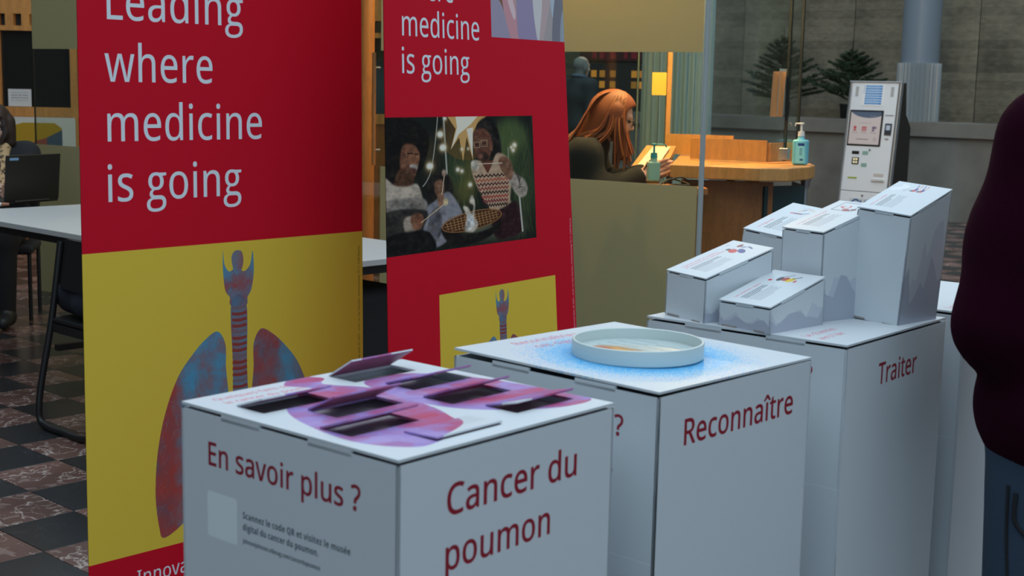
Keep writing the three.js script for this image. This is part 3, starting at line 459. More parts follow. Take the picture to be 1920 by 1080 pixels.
function lungs(c, S, ox, oy) {      // drawn in metres of the large banner (u to the right, v down from the top of the yellow field)
  const X = (u) => ox + u * S, Y = (v) => oy + (1.04 - v) * S, pt = ([u, v]) => [X(u), Y(v)];
  let sd = 5; const rn = () => { sd = (sd * 16807) % 2147483647; return sd / 2147483647; };
  const organ = (out, tints, n) => {
    c.save(); blob(c, out.map(pt), '#6e6276'); c.clip();
    const us = out.map((p) => p[0]), vs = out.map((p) => p[1]), u0 = Math.min(...us), u1 = Math.max(...us), v0 = Math.min(...vs), v1 = Math.max(...vs);
    for (let i = 0; i < n; i++) { const u = u0 + (u1 - u0) * rn(), v = v0 + (v1 - v0) * rn(), r = S * (0.005 + 0.022 * rn()), f = tints(u, v, rn()); c.globalAlpha = 0.15; c.fillStyle = f; c.beginPath(); c.ellipse(X(u), Y(v), r * (0.5 + rn()), r * (0.8 + rn()), rn() * 3, 0, 7); c.fill(); }
    c.globalAlpha = 0.5; c.lineWidth = S * 0.0008; for (let i = 0; i < n / 9; i++) { c.strokeStyle = rn() > 0.5 ? '#62b3d4' : '#8fa3b4'; const u = u0 + (u1 - u0) * rn(), v = v0 + (v1 - v0) * rn(); c.beginPath(); c.moveTo(X(u), Y(v)); c.quadraticCurveTo(X(u + 0.01 * (rn() - 0.5)), Y(v + 0.02 * rn()), X(u + 0.03 * (rn() - 0.3)), Y(v + 0.03 * rn())); c.stroke(); }
    c.globalAlpha = 1; c.restore();
  };
  const cy = '#4aa2cc', rd = '#b5463a', gy = '#7d7f8e', pu = '#6a5866';
  const L = [[0.335, 0.80], [0.37, 0.815], [0.393, 0.78], [0.394, 0.72], [0.4, 0.66], [0.405, 0.58], [0.395, 0.5], [0.37, 0.42], [0.31, 0.375], [0.25, 0.33], [0.205, 0.312], [0.193, 0.34], [0.184, 0.42], [0.19, 0.52], [0.212, 0.62], [0.25, 0.71], [0.295, 0.765]];
  organ(L, (u, v, r) => (u < 0.235 + 0.03 * r ? (r > 0.25 ? rd : pu) : v > 0.62 ? (r > 0.4 ? cy : r > 0.2 ? gy : rd) : r > 0.6 ? cy : r > 0.3 ? gy : rd), 1500);
  organ(L.map(([u, v]) => [0.874 - u, v - 0.008]), (u, v, r) => (u < 0.56 ? (r > 0.35 ? rd : r > 0.2 ? pu : cy) : u < 0.61 ? (r > 0.3 ? cy : gy) : r > 0.5 ? gy : r > 0.25 ? rd : cy), 1500);
  // larynx
  organ([[0.389, 1.02], [0.393, 0.985], [0.408, 0.965], [0.43, 0.975], [0.452, 0.962], [0.472, 0.978], [0.48, 1.012], [0.483, 0.96], [0.475, 0.915], [0.463, 0.895], [0.458, 0.875], [0.412, 0.878], [0.408, 0.9], [0.395, 0.918], [0.389, 0.965]], (u, v, r) => (v > 0.945 && Math.abs(u - 0.436) > 0.025 ? (r > 0.3 ? cy : gy) : r > 0.3 ? rd : cy), 200);
  organ([[0.415, 1.0], [0.425, 1.016], [0.445, 1.014], [0.451, 0.99], [0.444, 0.965], [0.433, 0.955], [0.421, 0.968]], (u, v, r) => (u > 0.437 ? (r > 0.3 ? rd : gy) : r > 0.5 ? gy : cy), 60);
  // windpipe of rings
  organ([[0.413, 0.885], [0.458, 0.882], [0.459, 0.72], [0.46, 0.56], [0.417, 0.56], [0.416, 0.72]], (u, v, r) => (r > 0.6 ? rd : r > 0.3 ? gy : cy), 150);
  for (let k = 0; k < 20; k++) { const v = 0.872 - k * 0.0158; c.strokeStyle = k % 4 ? '#94403a' : '#7d6a74'; c.lineWidth = S * 0.0075; c.beginPath(); c.moveTo(X(0.4145), Y(v)); c.quadraticCurveTo(X(0.437), Y(v - 0.006), X(0.459), Y(v)); c.stroke(); c.strokeStyle = '#6f7f92'; c.lineWidth = S * 0.0022; c.beginPath(); c.moveTo(X(0.4145), Y(v - 0.006)); c.quadraticCurveTo(X(0.437), Y(v - 0.012), X(0.459), Y(v - 0.006)); c.stroke(); }
}
const PX = 960, BH = 2.1, BW = 0.85;
const texBanner1 = print(BW * PX, BH * PX, (c, w, h) => {
  const y = (v) => (BH - v) * PX, em = 0.12 * PX; c.fillStyle = RED; c.fillRect(0, 0, w, h);
  [['Leading', 0.064, 0.396, 1.577], ['where', 0.066, 0.304, 1.4355], ['medicine', 0.062, 0.457, 1.298], ['is going', 0.061, 0.389, 1.157]].forEach(([t, u, wd, v]) => words(c, t, u * PX, y(v), em, wd * PX, INK));
  c.fillStyle = YEL; c.fillRect(0, y(1.04), w, (1.04 - 0.2875) * PX); lungs(c, PX, 0, y(1.04));
  words(c, 'Innovative Medicine', 0.127 * PX, y(0.208), 0.052 * PX, 0.43 * PX, INK);
  c.save(); c.translate(0.84 * PX, y(0.66)); c.rotate(-Math.PI / 2); words(c, 'Approval date: 02-2025 - vu/er Luc Van Oevelen, Antwerpseweg 15-17, 2340 Beerse', 0, 0, 0.0095 * PX, 0.34 * PX, '#5c5426'); c.restore();
});
const texBanner2 = print(BW * PX, BH * PX, (c, w, h) => {
  const y = (v) => (BH - v) * PX, X = (u) => u * PX; c.fillStyle = RED; c.fillRect(0, 0, w, h);
  [['Leading', 0.064, 0.3, 1.753], ['where', 0.065, 0.232, 1.66], ['medicine', 0.0645, 0.349, 1.566], ['is going', 0.0625, 0.299, 1.4725]].forEach(([t, u, wd, v]) => words(c, t, X(u), y(v), 0.089 * PX, wd * PX, INK));
  { // upper picture: hands and pale lilac clothes
    c.save(); c.beginPath(); c.rect(X(0.468), y(1.95), X(0.382), (1.95 - 1.578) * PX); c.clip(); c.translate(X(0.468), y(1.578)); const k = X(0.382) / 155; c.scale(k, k);
    c.fillStyle = '#b3a7a8'; c.fillRect(0, -160, 160, 160); const P = (f, ...a) => blob(c, a, f);
    P('#c9a99a', [0, -90], [40, -95], [60, -40], [30, -22], [0, -40]); P('#8f6655', [-4, -62], [20, -66], [40, -52], [24, -26], [0, -38]); P('#8c8a6a', [78, -110], [92, -110], [88, -40], [80, -42]);
    P('#a89db2', [-6, -50], [16, -42], [30, -24], [44, 6], [-6, 6]); P('#d49aa2', [24, -48], [44, -56], [54, -20], [66, 6], [44, 6], [30, -20]); P('#e6c8cc', [34, -44], [40, -52], [50, -30], [46, -22]);
    P('#8a5f52', [50, -100], [86, -100], [82, -54], [56, -54]); P('#a394b3', [56, -56], [82, -54], [96, -10], [104, 6], [60, 6], [52, -30]); P('#d9d2d2', [86, -110], [112, -110], [108, -40], [100, 4], [96, 4], [88, -36]); P('#c7adae', [112, -100], [128, -60], [116, -20], [104, 6], [98, 6], [108, -44]); P('#b9c4d2', [122, -120], [152, -120], [134, -32], [126, -50]); P('#84818c', [140, -60], [160, -70], [160, 6], [128, 6]); P('#a1a9b4', [150, -30], [162, -40], [162, 6], [146, 6]);
    c.restore();
  }
  { // middle picture: an evening round a fire bowl
    const x0 = 0, y0 = y(1.362), pw = X(0.66), ph = (1.362 - 1.0104) * PX; c.save(); c.beginPath(); c.rect(x0, y0, pw, ph); c.clip(); c.translate(x0, y0); c.scale(pw / 1090, ph / 960);
    c.fillStyle = '#161b16'; c.fillRect(0, 0, 1090, 960); let sd = 3; const rn = () => { sd = (sd * 16807) % 2147483647; return sd / 2147483647; };
    const P = (f, ...a) => { c.save(); c.filter = 'blur(2px)'; blob(c, a, f); c.filter = 'none'; blob(c, a, null); c.clip(); const xs = a.map((q) => q[0]), ys = a.map((q) => q[1]), x0 = Math.min(...xs), x1 = Math.max(...xs), y0 = Math.min(...ys), y1 = Math.max(...ys); const n = Math.min(260, (x1 - x0) * (y1 - y0) / 90); for (let i = 0; i < n; i++) { c.fillStyle = rn() > 0.55 ? 'rgba(255,226,190,0.03)' : 'rgba(8,4,4,0.05)'; c.beginPath(); c.ellipse(x0 + rn() * (x1 - x0), y0 + rn() * (y1 - y0), 8 + 24 * rn(), 6 + 16 * rn(), rn() * 3, 0, 7); c.fill(); } c.restore(); };
    c.filter = 'blur(14px)'; for (const [f, x, y, rx, ry] of [['#4a5a34', 900, 220, 150, 210], ['#2f3c26', 1000, 520, 110, 280], ['#56532c', 540, 470, 90, 180], ['#33402a', 470, 330, 70, 180], ['#3a3222', 300, 300, 60, 160], ['#6a6a58', 760, 860, 260, 60]]) { c.fillStyle = f; c.beginPath(); c.ellipse(x, y, rx, ry, 0, 0, 7); c.fill(); } c.filter = 'none';
    for (let i = 0; i < 1100; i++) { const x = rn() * 1090, yy = rn() * 900, gr = x > 800 ? 1 : x > 430 && x < 640 ? 0.9 : 0.3; c.strokeStyle = `rgba(${70 + 70 * rn()},${82 + 62 * rn()},${50 + 30 * rn()},${0.2 * gr})`; c.lineWidth = 2 + 4 * rn(); c.beginPath(); c.moveTo(x, yy); c.quadraticCurveTo(x + 30 * (rn() - 0.5), yy + 50, x + 90 * (rn() - 0.5), yy + 120); c.stroke(); }
    c.fillStyle = '#8c5a28'; c.globalAlpha = 0.45; c.beginPath(); c.arc(560, 130, 190, 0, 7); c.fill(); c.globalAlpha = 1;
    const poly = (f, pts) => { c.fillStyle = f; c.beginPath(); pts.forEach((q, i) => i ? c.lineTo(...q) : c.moveTo(...q)); c.fill(); };
    poly('#d7a565', [[420, -5], [720, -5], [640, 60], [600, 140], [605, 330], [560, 150], [530, 330], [505, 150], [440, 240], [480, 90]]); poly('#f1e6d2', [[480, -5], [650, -5], [590, 60], [500, 130], [445, 235], [490, 80]]); poly('#efe3cf', [[560, 90], [610, 80], [602, 300]]);
    c.strokeStyle = '#a9a69a'; c.lineWidth = 7; c.beginPath(); c.moveTo(352, 0); c.quadraticCurveTo(330, 240, 300, 380); c.quadraticCurveTo(280, 450, 240, 490); c.stroke(); c.lineWidth = 12; c.beginPath(); c.moveTo(394, 0); c.lineTo(412, 430); c.stroke(); c.lineWidth = 6; c.beginPath(); c.moveTo(880, 240); c.lineTo(880, 330); c.stroke();
    for (const [x, yy, r] of [[368, 125, 24], [386, 220, 26], [292, 348, 26], [490, 385, 16], [520, 398, 14], [578, 502, 17], [932, 225, 20], [920, 262, 16], [905, 240, 12], [404, 12, 14], [523, 238, 12], [570, 236, 10], [420, 452, 12]]) { c.filter = 'blur(6px)'; c.fillStyle = '#c9a878'; c.beginPath(); c.arc(x, yy, r * 1.25, 0, 7); c.fill(); c.filter = 'blur(2px)'; c.fillStyle = '#f6efe0'; c.beginPath(); c.arc(x, yy, r * 0.9, 0, 7); c.fill(); c.filter = 'none'; }
    // child in a grey blanket
    P('#161210', [270, 470], [330, 400], [420, 420], [450, 520], [420, 600], [300, 620], [262, 560]); P('#7a4c38', [322, 470], [372, 450], [392, 520], [362, 575], [328, 550]); P('#8e8b93', [250, 660], [320, 600], [400, 545], [450, 570], [520, 720], [470, 800], [400, 900], [300, 930], [240, 800]); P('#6d6a73', [290, 690], [350, 640], [370, 800], [320, 900], [270, 820]); P('#9c6a50', [342, 560], [380, 550], [385, 620], [350, 640]); c.strokeStyle = '#d9c2a4'; c.lineWidth = 6; c.beginPath(); c.moveTo(372, 560); c.lineTo(392, 420); c.stroke(); P('#d9b49a', [378, 384], [402, 384], [402, 420], [378, 420]);
    // woman at the left, laughing
    P('#0b0908', [-60, 40], [120, 0], [270, 90], [280, 240], [200, 420], [60, 480], [-60, 440]); P('#7d4a33', [110, 200], [170, 185], [215, 230], [222, 290], [205, 370], [180, 420], [120, 400], [90, 330]); P('#5b3222', [90, 360], [180, 400], [170, 480], [110, 520], [50, 470]); P('#e8ded4', [158, 330], [205, 338], [198, 368], [165, 360]); P('#3a1512', [160, 352], [196, 360], [188, 385], [166, 376]); P('#a56a48', [150, 270], [182, 262], [190, 310], [160, 318]); P('#9a5f42', [196, 240], [216, 250], [222, 296], [204, 300]); c.fillStyle = '#241410'; c.fillRect(140, 248, 40, 8); c.fillRect(188, 254, 26, 8); for (let i = 0; i < 500; i++) { const t = rn() * 6.28, q = 60 + 110 * rn(); c.strokeStyle = `rgba(${46 + 24 * rn()},${30 + 16 * rn()},26,0.5)`; c.lineWidth = 2; c.beginPath(); const hx = 100 + q * 1.25 * Math.cos(t), hy = 190 + q * 1.25 * Math.sin(t); if (hx > 105 && hy > 190) continue; c.arc(hx, hy, 7, 0, 4); c.stroke(); }
    P('#cdb9a6', [-20, 420], [60, 470], [140, 480], [205, 470], [240, 580], [235, 680], [-20, 680]); P('#8f857d', [-20, 575], [235, 570], [245, 660], [-20, 665]); P('#2b2826', [-20, 660], [250, 655], [250, 760], [170, 860], [-20, 870]); P('#b8a494', [110, 715], [165, 695], [190, 800], [125, 815]); P('#8a5039', [160, 695], [225, 680], [245, 735], [215, 790], [175, 785]); c.strokeStyle = '#d8c19c'; c.lineWidth = 6; c.beginPath(); c.moveTo(225, 745); c.lineTo(398, 620); c.stroke(); P('#e9cf9c', [385, 595], [412, 595], [412, 632], [385, 632]); P('#08090b', [-20, 830], [220, 800], [300, 850], [300, 960], [-20, 980]);
    // man at the right, blowing on a marshmallow
    P('#0c0a0a', [640, 70], [720, 10], [800, 100], [825, 300], [760, 340], [700, 200]); P('#0c0a0a', [615, 160], [660, 50], [740, 40], [760, 150], [640, 130]); P('#70402f', [618, 110], [690, 90], [745, 150], [750, 240], [720, 330], [660, 340], [632, 280], [612, 200]); P('#24130e', [640, 280], [700, 270], [730, 300], [690, 345], [650, 335]); P('#9a5a4c', [640, 285], [675, 285], [670, 312], [645, 312]); c.strokeStyle = '#b09a78'; c.lineWidth = 4; c.strokeRect(615, 190, 42, 42); c.strokeRect(668, 178, 48, 46); c.fillStyle = '#1d0f0c'; c.fillRect(625, 205, 22, 8); c.fillRect(680, 196, 24, 8); P('#7d4a38', [735, 195], [760, 200], [755, 255], [735, 250]);
    P('#c3a184', [590, 345], [660, 330], [720, 400], [790, 280], [880, 330], [900, 470], [885, 640], [900, 660], [760, 720], [690, 640], [610, 470]); c.fillStyle = '#6a3a2c'; c.beginPath(); c.moveTo(665, 340); c.lineTo(760, 330); c.lineTo(715, 430); c.fill();
    for (let r = 0; r < 8; r++) { c.strokeStyle = ['#3a2420', '#b0533c', '#5a2a2a', '#8e3a34', '#3a2420', '#a33c38', '#7a2c30', '#332422'][r]; c.lineWidth = 8; c.beginPath(); for (let i = 0; i <= 18; i++) { const x = 612 + r * 10 + i * (15 - r * 0.7), yy = 445 + r * 32 + (i % 2 ? 9 : -9); i ? c.lineTo(x, yy) : c.moveTo(x, yy); } c.stroke(); }
    P('#b8a89a', [860, 380], [920, 430], [1000, 490], [1030, 560], [1010, 620], [950, 620], [880, 500]); c.strokeStyle = '#2b2422'; c.lineWidth = 7; for (let i = 0; i < 7; i++) { c.beginPath(); c.moveTo(930 + i * 9, 440 + i * 18); c.lineTo(980 - i * 4, 470 + i * 14); c.stroke(); }
    P('#8d5a44', [800, 330], [850, 305], [900, 350], [915, 440], [890, 490], [840, 440], [810, 380]); c.strokeStyle = '#e0d2bc'; c.lineWidth = 6; c.beginPath(); c.moveTo(630, 352); c.lineTo(830, 356); c.stroke(); P('#e6dcc8', [592, 330], [640, 335], [640, 392], [596, 385]);
    P('#2a1016', [760, 740], [850, 690], [930, 660], [965, 760], [960, 900], [800, 940], [740, 860]); c.strokeStyle = '#bdb7ad'; c.lineWidth = 14; c.beginPath(); c.moveTo(960, 620); c.lineTo(978, 900); c.stroke();
    // fire bowl
    P('#100c0b', [365, 800], [480, 850], [650, 860], [800, 800], [815, 760], [790, 850], [650, 930], [470, 940], [395, 890]); c.strokeStyle = '#a06a3c'; c.lineWidth = 7; c.beginPath(); c.ellipse(590, 770, 222, 68, -0.14, 0, 7); c.stroke(); c.fillStyle = '#4a2a18'; c.beginPath(); c.ellipse(590, 770, 216, 62, -0.14, 0, 7); c.fill(); c.strokeStyle = '#c08c58'; c.lineWidth = 4; for (let i = -7; i <= 7; i++) { const q = Math.sqrt(1 - (i / 8) ** 2) * 56; c.beginPath(); c.moveTo(590 + i * 26 - 8, 770 - q - i * 3.6); c.lineTo(590 + i * 26 + 8, 770 + q - i * 3.6); c.stroke(); } for (let i = -2; i <= 2; i++) { const q = Math.sqrt(1 - (i / 3) ** 2) * 205; c.beginPath(); c.moveTo(590 - q, 770 + i * 19 + q * 0.14); c.lineTo(590 + q, 770 + i * 19 - q * 0.14); c.stroke(); }
    P('#f3e3cf', [530, 830], [545, 740], [522, 660], [560, 670], [585, 720], [600, 660], [570, 630], [590, 580], [612, 640], [605, 740], [632, 800], [600, 850], [560, 850]); P('#ffffff', [550, 820], [556, 740], [575, 720], [592, 740], [600, 800], [575, 835]);
    c.restore();
  }
  c.fillStyle = YEL; c.fillRect(X(0.206), y(0.892), X(0.543), 0.481 * PX); c.save(); c.beginPath(); c.rect(X(0.206), y(0.892), X(0.543), 0.481 * PX); c.clip(); lungs(c, PX * 0.639, X(0.206), y(0.892)); c.restore();
  words(c, 'Innovative Medicine', X(0.127), y(0.208), 0.052 * PX, 0.43 * PX, INK);
  c.save(); c.translate(X(0.843), y(0.72)); c.rotate(-Math.PI / 2); words(c, 'Approval date: 02-2025 - vu/er Luc Van Oevelen, Antwerpseweg 15-17, 2340 Beerse', 0, 0, 0.0095 * PX, 0.335 * PX, '#dccfd2'); c.restore();
});
banner('large red and yellow roll-up banner with big lungs, nearest on the left', [-0.7027, -3.4616, 0.8225, 0.0034, 0.0265], BW, BH, texBanner1);
banner('red roll-up banner with a campfire photo and small lungs picture', [-0.0245, -3.764, 0.9465, 0.0553, 0.0654], BW, BH, texBanner2);

// ---------------------------------------------------------------- cardboard pillars
const CW = 0.4, CH = 1.034, PF = 1980;          // width, height of the top face, print pixels per metre on the faces
const PINK = '#d0556d';
function faceTex(draw) { return print(CW * PF, CH * PF, (c, w, h) => { c.fillStyle = WHITE; c.fillRect(0, 0, w, h); draw(c, (u) => u * PF, (v) => (CH - v) * PF); }); }
const leftPrint = faceTex((c, X, Y) => {
  words(c, 'En savoir plus ?', X(0.052), Y(0.9605), 0.0415 * PF, 0.288 * PF, CRIM);
  c.fillStyle = '#e4eaee'; c.beginPath(); c.roundRect(X(0.0525), Y(0.9265), X(0.0605), 0.06 * PF, 8); c.fill();
  words(c, 'Scannez le code QR et visitez le musée', X(0.124), Y(0.905), 0.0118 * PF, 0.199 * PF, '#3c4650', 'bold'); words(c, 'digital du cancer du poumon.', X(0.124), Y(0.8895), 0.0118 * PF, 0.143 * PF, '#3c4650', 'bold'); words(c, 'johnsonjohnson.nl6mag.com/cancerdupoumon', X(0.124), Y(0.8725), 0.0078 * PF, 0.146 * PF, '#3c4650', 'bold');
  c.fillStyle = '#dbe1e6'; c.fillRect(0, Y(0.787), X(CW), X(0.0015));
});
const lidTex = (draw) => print(CW * 2000, CW * 2000, (c, w, h) => { c.fillStyle = WHITE; c.fillRect(0, 0, w, h); draw(c, (t) => t * 2000, (s) => s * 2000); });   // x = t, y = s
function pillar(label, [x, z, a], face, lid, opt = {}) {
  const b = thing('display_pillar', label, 'display stand', [x, 0, z], a, 'white cardboard display pillars');
  const h = CH - 0.008, cut = (t) => { const g = slab(CW, h, 0.004), uv = g.attributes.uv; for (let i = 0; i < uv.count; i++) uv.setY(i, uv.getY(i) * h / CH); return g; };
  const plain = std(WHITE, 0.55), mat = (t) => t ? std(0xffffff, 0.55, { map: t }) : plain;
  part('side_panel', cut(), mat(leftPrint), b, [-CW / 2 + 0.002, h / 2, 0], [0, -Math.PI / 2, 0]); part('side_panel', cut(), mat(face), b, [0, h / 2, CW / 2 - 0.002]);
  part('side_panel', cut(), plain, b, [CW / 2 - 0.002, h / 2, 0], [0, Math.PI / 2, 0]); part('side_panel', cut(), plain, b, [0, h / 2, -CW / 2 + 0.002], [0, Math.PI, 0]);
  for (const s of [0.12, 0.285]) part('tab', box(0.004, 0.009, 0.075, -CW / 2 + 0.002, CH - 0.0075, -CW / 2 + s), M.card, b);
  const shape = new THREE.Shape([[0, 0], [CW, 0], [CW, -CW], [0, -CW]].map((p) => new THREE.Vector2(...p)));
  for (const [s0, s1, t0, t1] of opt.holes ?? []) shape.holes.push(new THREE.Path([[t0, -s0], [t1, -s0], [t1, -s1], [t0, -s1]].map((p) => new THREE.Vector2(...p))));
  const uvLid = (g) => { const p = g.attributes.position, uv = g.attributes.uv; for (let i = 0; i < p.count; i++) uv.setXY(i, p.getX(i) / CW, 1 + p.getY(i) / CW); return g; };
  const lm = std(0xffffff, 0.45, { map: lid });
  const top = new THREE.Group(); top.name = 'lid'; top.position.set(-CW / 2, CH - 0.0035 + (opt.rise ?? 0), -CW / 2); top.rotation.set(opt.tilt?.[0] ?? 0, 0, opt.tilt?.[1] ?? 0); b.add(top);
  part('lid_sheet', uvLid(new THREE.ExtrudeGeometry(shape, { depth: 0.0035, bevelEnabled: false })).rotateX(-Math.PI / 2), lm, top);
  if (opt.holes) part('inner_tray', box(CW - 0.012, 0.003, CW - 0.012, CW / 2, -0.014, CW / 2), std(lin(0.62, 0.57, 0.6), 0.7), top);
  (opt.holes ?? []).forEach(([s0, s1, t0, t1, deg]) => {
    const g = uvLid(new THREE.ExtrudeGeometry(new THREE.Shape([[t0, -s0], [t1, -s0], [t1, -s1], [t0, -s1]].map((p) => new THREE.Vector2(...p))), { depth: 0.0022, bevelEnabled: false })).rotateX(-Math.PI / 2).translate(0, 0, -s0);
    const fl = part('flap', g, lm, top, [0, 0.0036, s0], [-deg * Math.PI / 180, 0, 0]);
    part('flap_lining', box(t1 - t0 - 0.002, 0.0006, s1 - s0 - 0.002, (t0 + t1) / 2, -0.0004, (s1 - s0) / 2), lining, fl);
  });
  return b;
}
const lining = std(lin(0.3, 0.07, 0.17), 0.5);
const rightFace = (lines) => faceTex((c, X, Y) => lines.forEach(([t, u, v, em, w]) => words(c, t, X(u), Y(v), em * PF, w * PF, CRIM)));
const lid1 = lidTex((c, X, Y) => {
  const P = ([t, s]) => [X(t), Y(s)]; let sd = 11; const rn = () => { sd = (sd * 16807) % 2147483647; return sd / 2147483647; };
  words(c, 'Quelques faits sur', X(0.032), Y(0.03), 0.017 * 2000, 0.135 * 2000, PINK); words(c, 'le cancer du poumon', X(0.032), Y(0.054), 0.017 * 2000, 0.155 * 2000, PINK);
  const organ = (pts, redAt) => { c.save(); blob(c, pts.map(P), '#9a7fbf'); c.clip(); for (let i = 0; i < 420; i++) { const t = rn() * 0.4, s = rn() * 0.4, r = 8 + 34 * rn(), k = redAt(t, s); c.globalAlpha = 0.2; c.fillStyle = rn() < k ? '#c02140' : rn() < 0.2 ? '#c9b6da' : '#9c82c4'; c.beginPath(); c.ellipse(X(t), Y(s), r * 1.8, r, 0.4, 0, 7); c.fill(); } c.globalAlpha = 1; c.restore(); };
  organ([[0.2, -0.01], [0.225, 0.02], [0.2, 0.05], [0.23, 0.11], [0.225, 0.17], [0.21, 0.25], [0.19, 0.3], [0.165, 0.345], [0.09, 0.375], [0.05, 0.37], [0.02, 0.31], [0.03, 0.22], [0.06, 0.14], [0.12, 0.08], [0.17, 0.06], [0.155, 0.02]], (t, s) => (t > 0.12 && s > 0.22 ? 0.95 : s < 0.03 || (s > 0.06 && s < 0.12) ? 0.7 : 0.25));
  organ([[0.24, 0.09], [0.265, 0.07], [0.3, 0.07], [0.345, 0.09], [0.385, 0.17], [0.4, 0.27], [0.4, 0.36], [0.345, 0.37], [0.29, 0.345], [0.235, 0.29], [0.215, 0.22], [0.225, 0.14]], (t, s) => (s < 0.1 ? 0.8 : s > 0.17 && s < 0.22 && t > 0.28 ? 0.9 : s > 0.26 && t > 0.3 ? 0.8 : 0.2));
  for (let i = 0; i < 5; i++) words(c, 'sources et références', X(0.165), Y(0.322 + i * 0.007), 10, 70, '#9aa2aa');
});
const lid2 = lidTex((c, X, Y) => {
  // cyan and lilac ink screened round the dish's place (it takes red out of the white card, as ink does), printed as dots
  let sd = 17; const rn = () => { sd = (sd * 16807) % 2147483647; return sd / 2147483647; };
  for (let i = 0; i < 105000; i++) { const q = rn(), R = 0.075 + 0.125 * q ** 1.7, a = rn() * 6.283, t = 0.187 + R * Math.cos(a), y = 0.217 + R * Math.sin(a); if (rn() < (R - 0.12) / 0.085) continue; c.globalAlpha = 0.55; c.fillStyle = R > 0.16 && rn() < 0.5 ? '#b9b6e0' : '#36a6ea'; c.beginPath(); c.arc(X(t), Y(y), 1.7, 0, 7); c.fill(); }
  c.globalAlpha = 1;
  words(c, 'Reconnaîtriez-vous', X(0.095), Y(0.046), 0.026 * 2000, 0.22 * 2000, PINK); words(c, 'ces signes ?', X(0.108), Y(0.082), 0.026 * 2000, 0.14 * 2000, PINK);
  for (let i = 0; i < 3; i++) words(c, 'Consultez votre médecin en cas de doute ou de symptôme persistant', X(0.131), Y(0.355 + i * 0.008), 12, 0.13 * 2000, '#a3b0bd');
});
const lid3 = lidTex((c, X, Y) => { words(c, 'Le chemin', X(0.02), Y(0.317), 0.024 * 2000, 0.112 * 2000, PINK); words(c, 'vers l’air', X(0.018), Y(0.347), 0.024 * 2000, 0.088 * 2000, PINK); });
const lid4 = lidTex((c, X, Y) => { words(c, 'Le futur', X(0.03), Y(0.36), 0.026 * 2000, 0.12 * 2000, PINK); });
const HOLES = [[0.073, 0.127, 0.032, 0.148, 18], [0.018, 0.073, 0.238, 0.358, 31], [0.152, 0.207, 0.083, 0.2, 26], [0.233, 0.288, 0.032, 0.148, 19], [0.108, 0.163, 0.262, 0.38, 17], [0.203, 0.257, 0.24, 0.357, 20], [0.294, 0.348, 0.263, 0.38, 13], [0.318, 0.372, 0.09, 0.207, 2.5]];
const BX = [[-0.1434, -1.7648, 0.8608], [0.1944, -2.1322, 0.8243], [0.531, -2.5183, 0.8724], [0.845, -2.884, 0.87]];
pillar('white cardboard pillar with open flaps on its lid, nearest of the row', BX[0], rightFace([['Cancer du', 0.077, 0.9515, 0.052, 0.25], ['poumon', 0.0745, 0.885, 0.052, 0.2]]), lid1, { holes: HOLES });
pillar('white cardboard pillar carrying the round dish on its blue lid', BX[1], rightFace([['Reconnaître', 0.0575, 0.9495, 0.052, 0.295]]), lid2, { tilt: [0.01, -0.01], rise: 0.005 });
pillar('white cardboard pillar carrying the five slanted small boxes', BX[2], rightFace([['Traiter', 0.125, 0.9485, 0.052, 0.156]]), lid3);
pillar('white cardboard pillar half hidden behind the person in maroon', BX[3], null, lid4);
const onLid = (i, s, t, y = CH) => { const [x, z, a] = BX[i], lx = -CW / 2 + t, lz = -CW / 2 + s; return [x + lx * Math.cos(a) + lz * Math.sin(a), y, z - lx * Math.sin(a) + lz * Math.cos(a)]; };
{
  const p = onLid(1, 0.217, 0.187, CH + 0.0015), d = thing('petri_dish', 'round pale plastic dish standing on the blue-tinted lid', 'dish', p, 0.82);
  const R = 0.103, pla = std(lin(0.6, 0.68, 0.67), 0.4);
  part('dish_wall', lathe([[R - 0.004, 0.0015], [R - 0.001, 0.0], [R, 0.002], [R, 0.0235], [R - 0.0015, 0.025], [R - 0.0035, 0.025], [R - 0.005, 0.0235], [R - 0.005, 0.008], [R - 0.0075, 0.008], [R - 0.009, 0.006], [0, 0.006], [0, 0.002]], 96), pla, d);
  const tx = print(512, 512, (c, w, h) => { c.fillStyle = '#b4c2c2'; c.fillRect(0, 0, w, h); const bl = (f, x, y, rx, ry) => { c.fillStyle = f; c.beginPath(); c.ellipse(x, y, rx, ry, 0.2, 0, 7); c.fill(); }; c.filter = 'blur(10px)'; bl('#b08a6a', 250, 350, 170, 90); bl('#e09a2c', 200, 330, 70, 46); bl('#b4552c', 140, 350, 60, 40); bl('#6a4a3c', 310, 380, 90, 60); bl('#a84a34', 360, 400, 40, 30); c.filter = 'none'; ['Une toux persistante', 'Essoufflement', 'Fatigue inhabituelle', 'Perte de poids', 'Douleur thoracique', 'Infections à répétition', 'Enrouement'].forEach((t, i) => words(c, t, 60 + (i % 2) * 190, 90 + i * 34, 22, 170, '#55646a')); });
  part('printed_disc', new THREE.CylinderGeometry(R - 0.0095, R - 0.0095, 0.002, 72).translate(0, 0.0075, 0), std(0xffffff, 0.3, { map: tx }), d, null, null, 'printed disc with amber picture and grey lines');
}
// cards on the fourth lid
for (const [s, t, col, lab] of [[0.1, 0.12, lin(0.22, 0.12, 0.42), 'purple printed card lying on the pillar lid behind the tallest box'], [0.2, 0.17, lin(0.5, 0.03, 0.06), 'red printed card lying on the pillar lid beside the maroon sleeve']]) {
  const c = thing('printed_card', lab, 'card', onLid(3, s, t), 0.87); part('sheet', box(0.13, 0.003, 0.08, 0, 0.0016, 0), std(col, 0.4), c); part('card_print', [new THREE.TorusGeometry(0.02, 0.006, 6, 24).scale(1, 1, 0.05).rotateX(Math.PI / 2).translate(0.02, 0.0033, 0)], std(lin(0.6, 0.5, 0.65), 0.4), c);
}
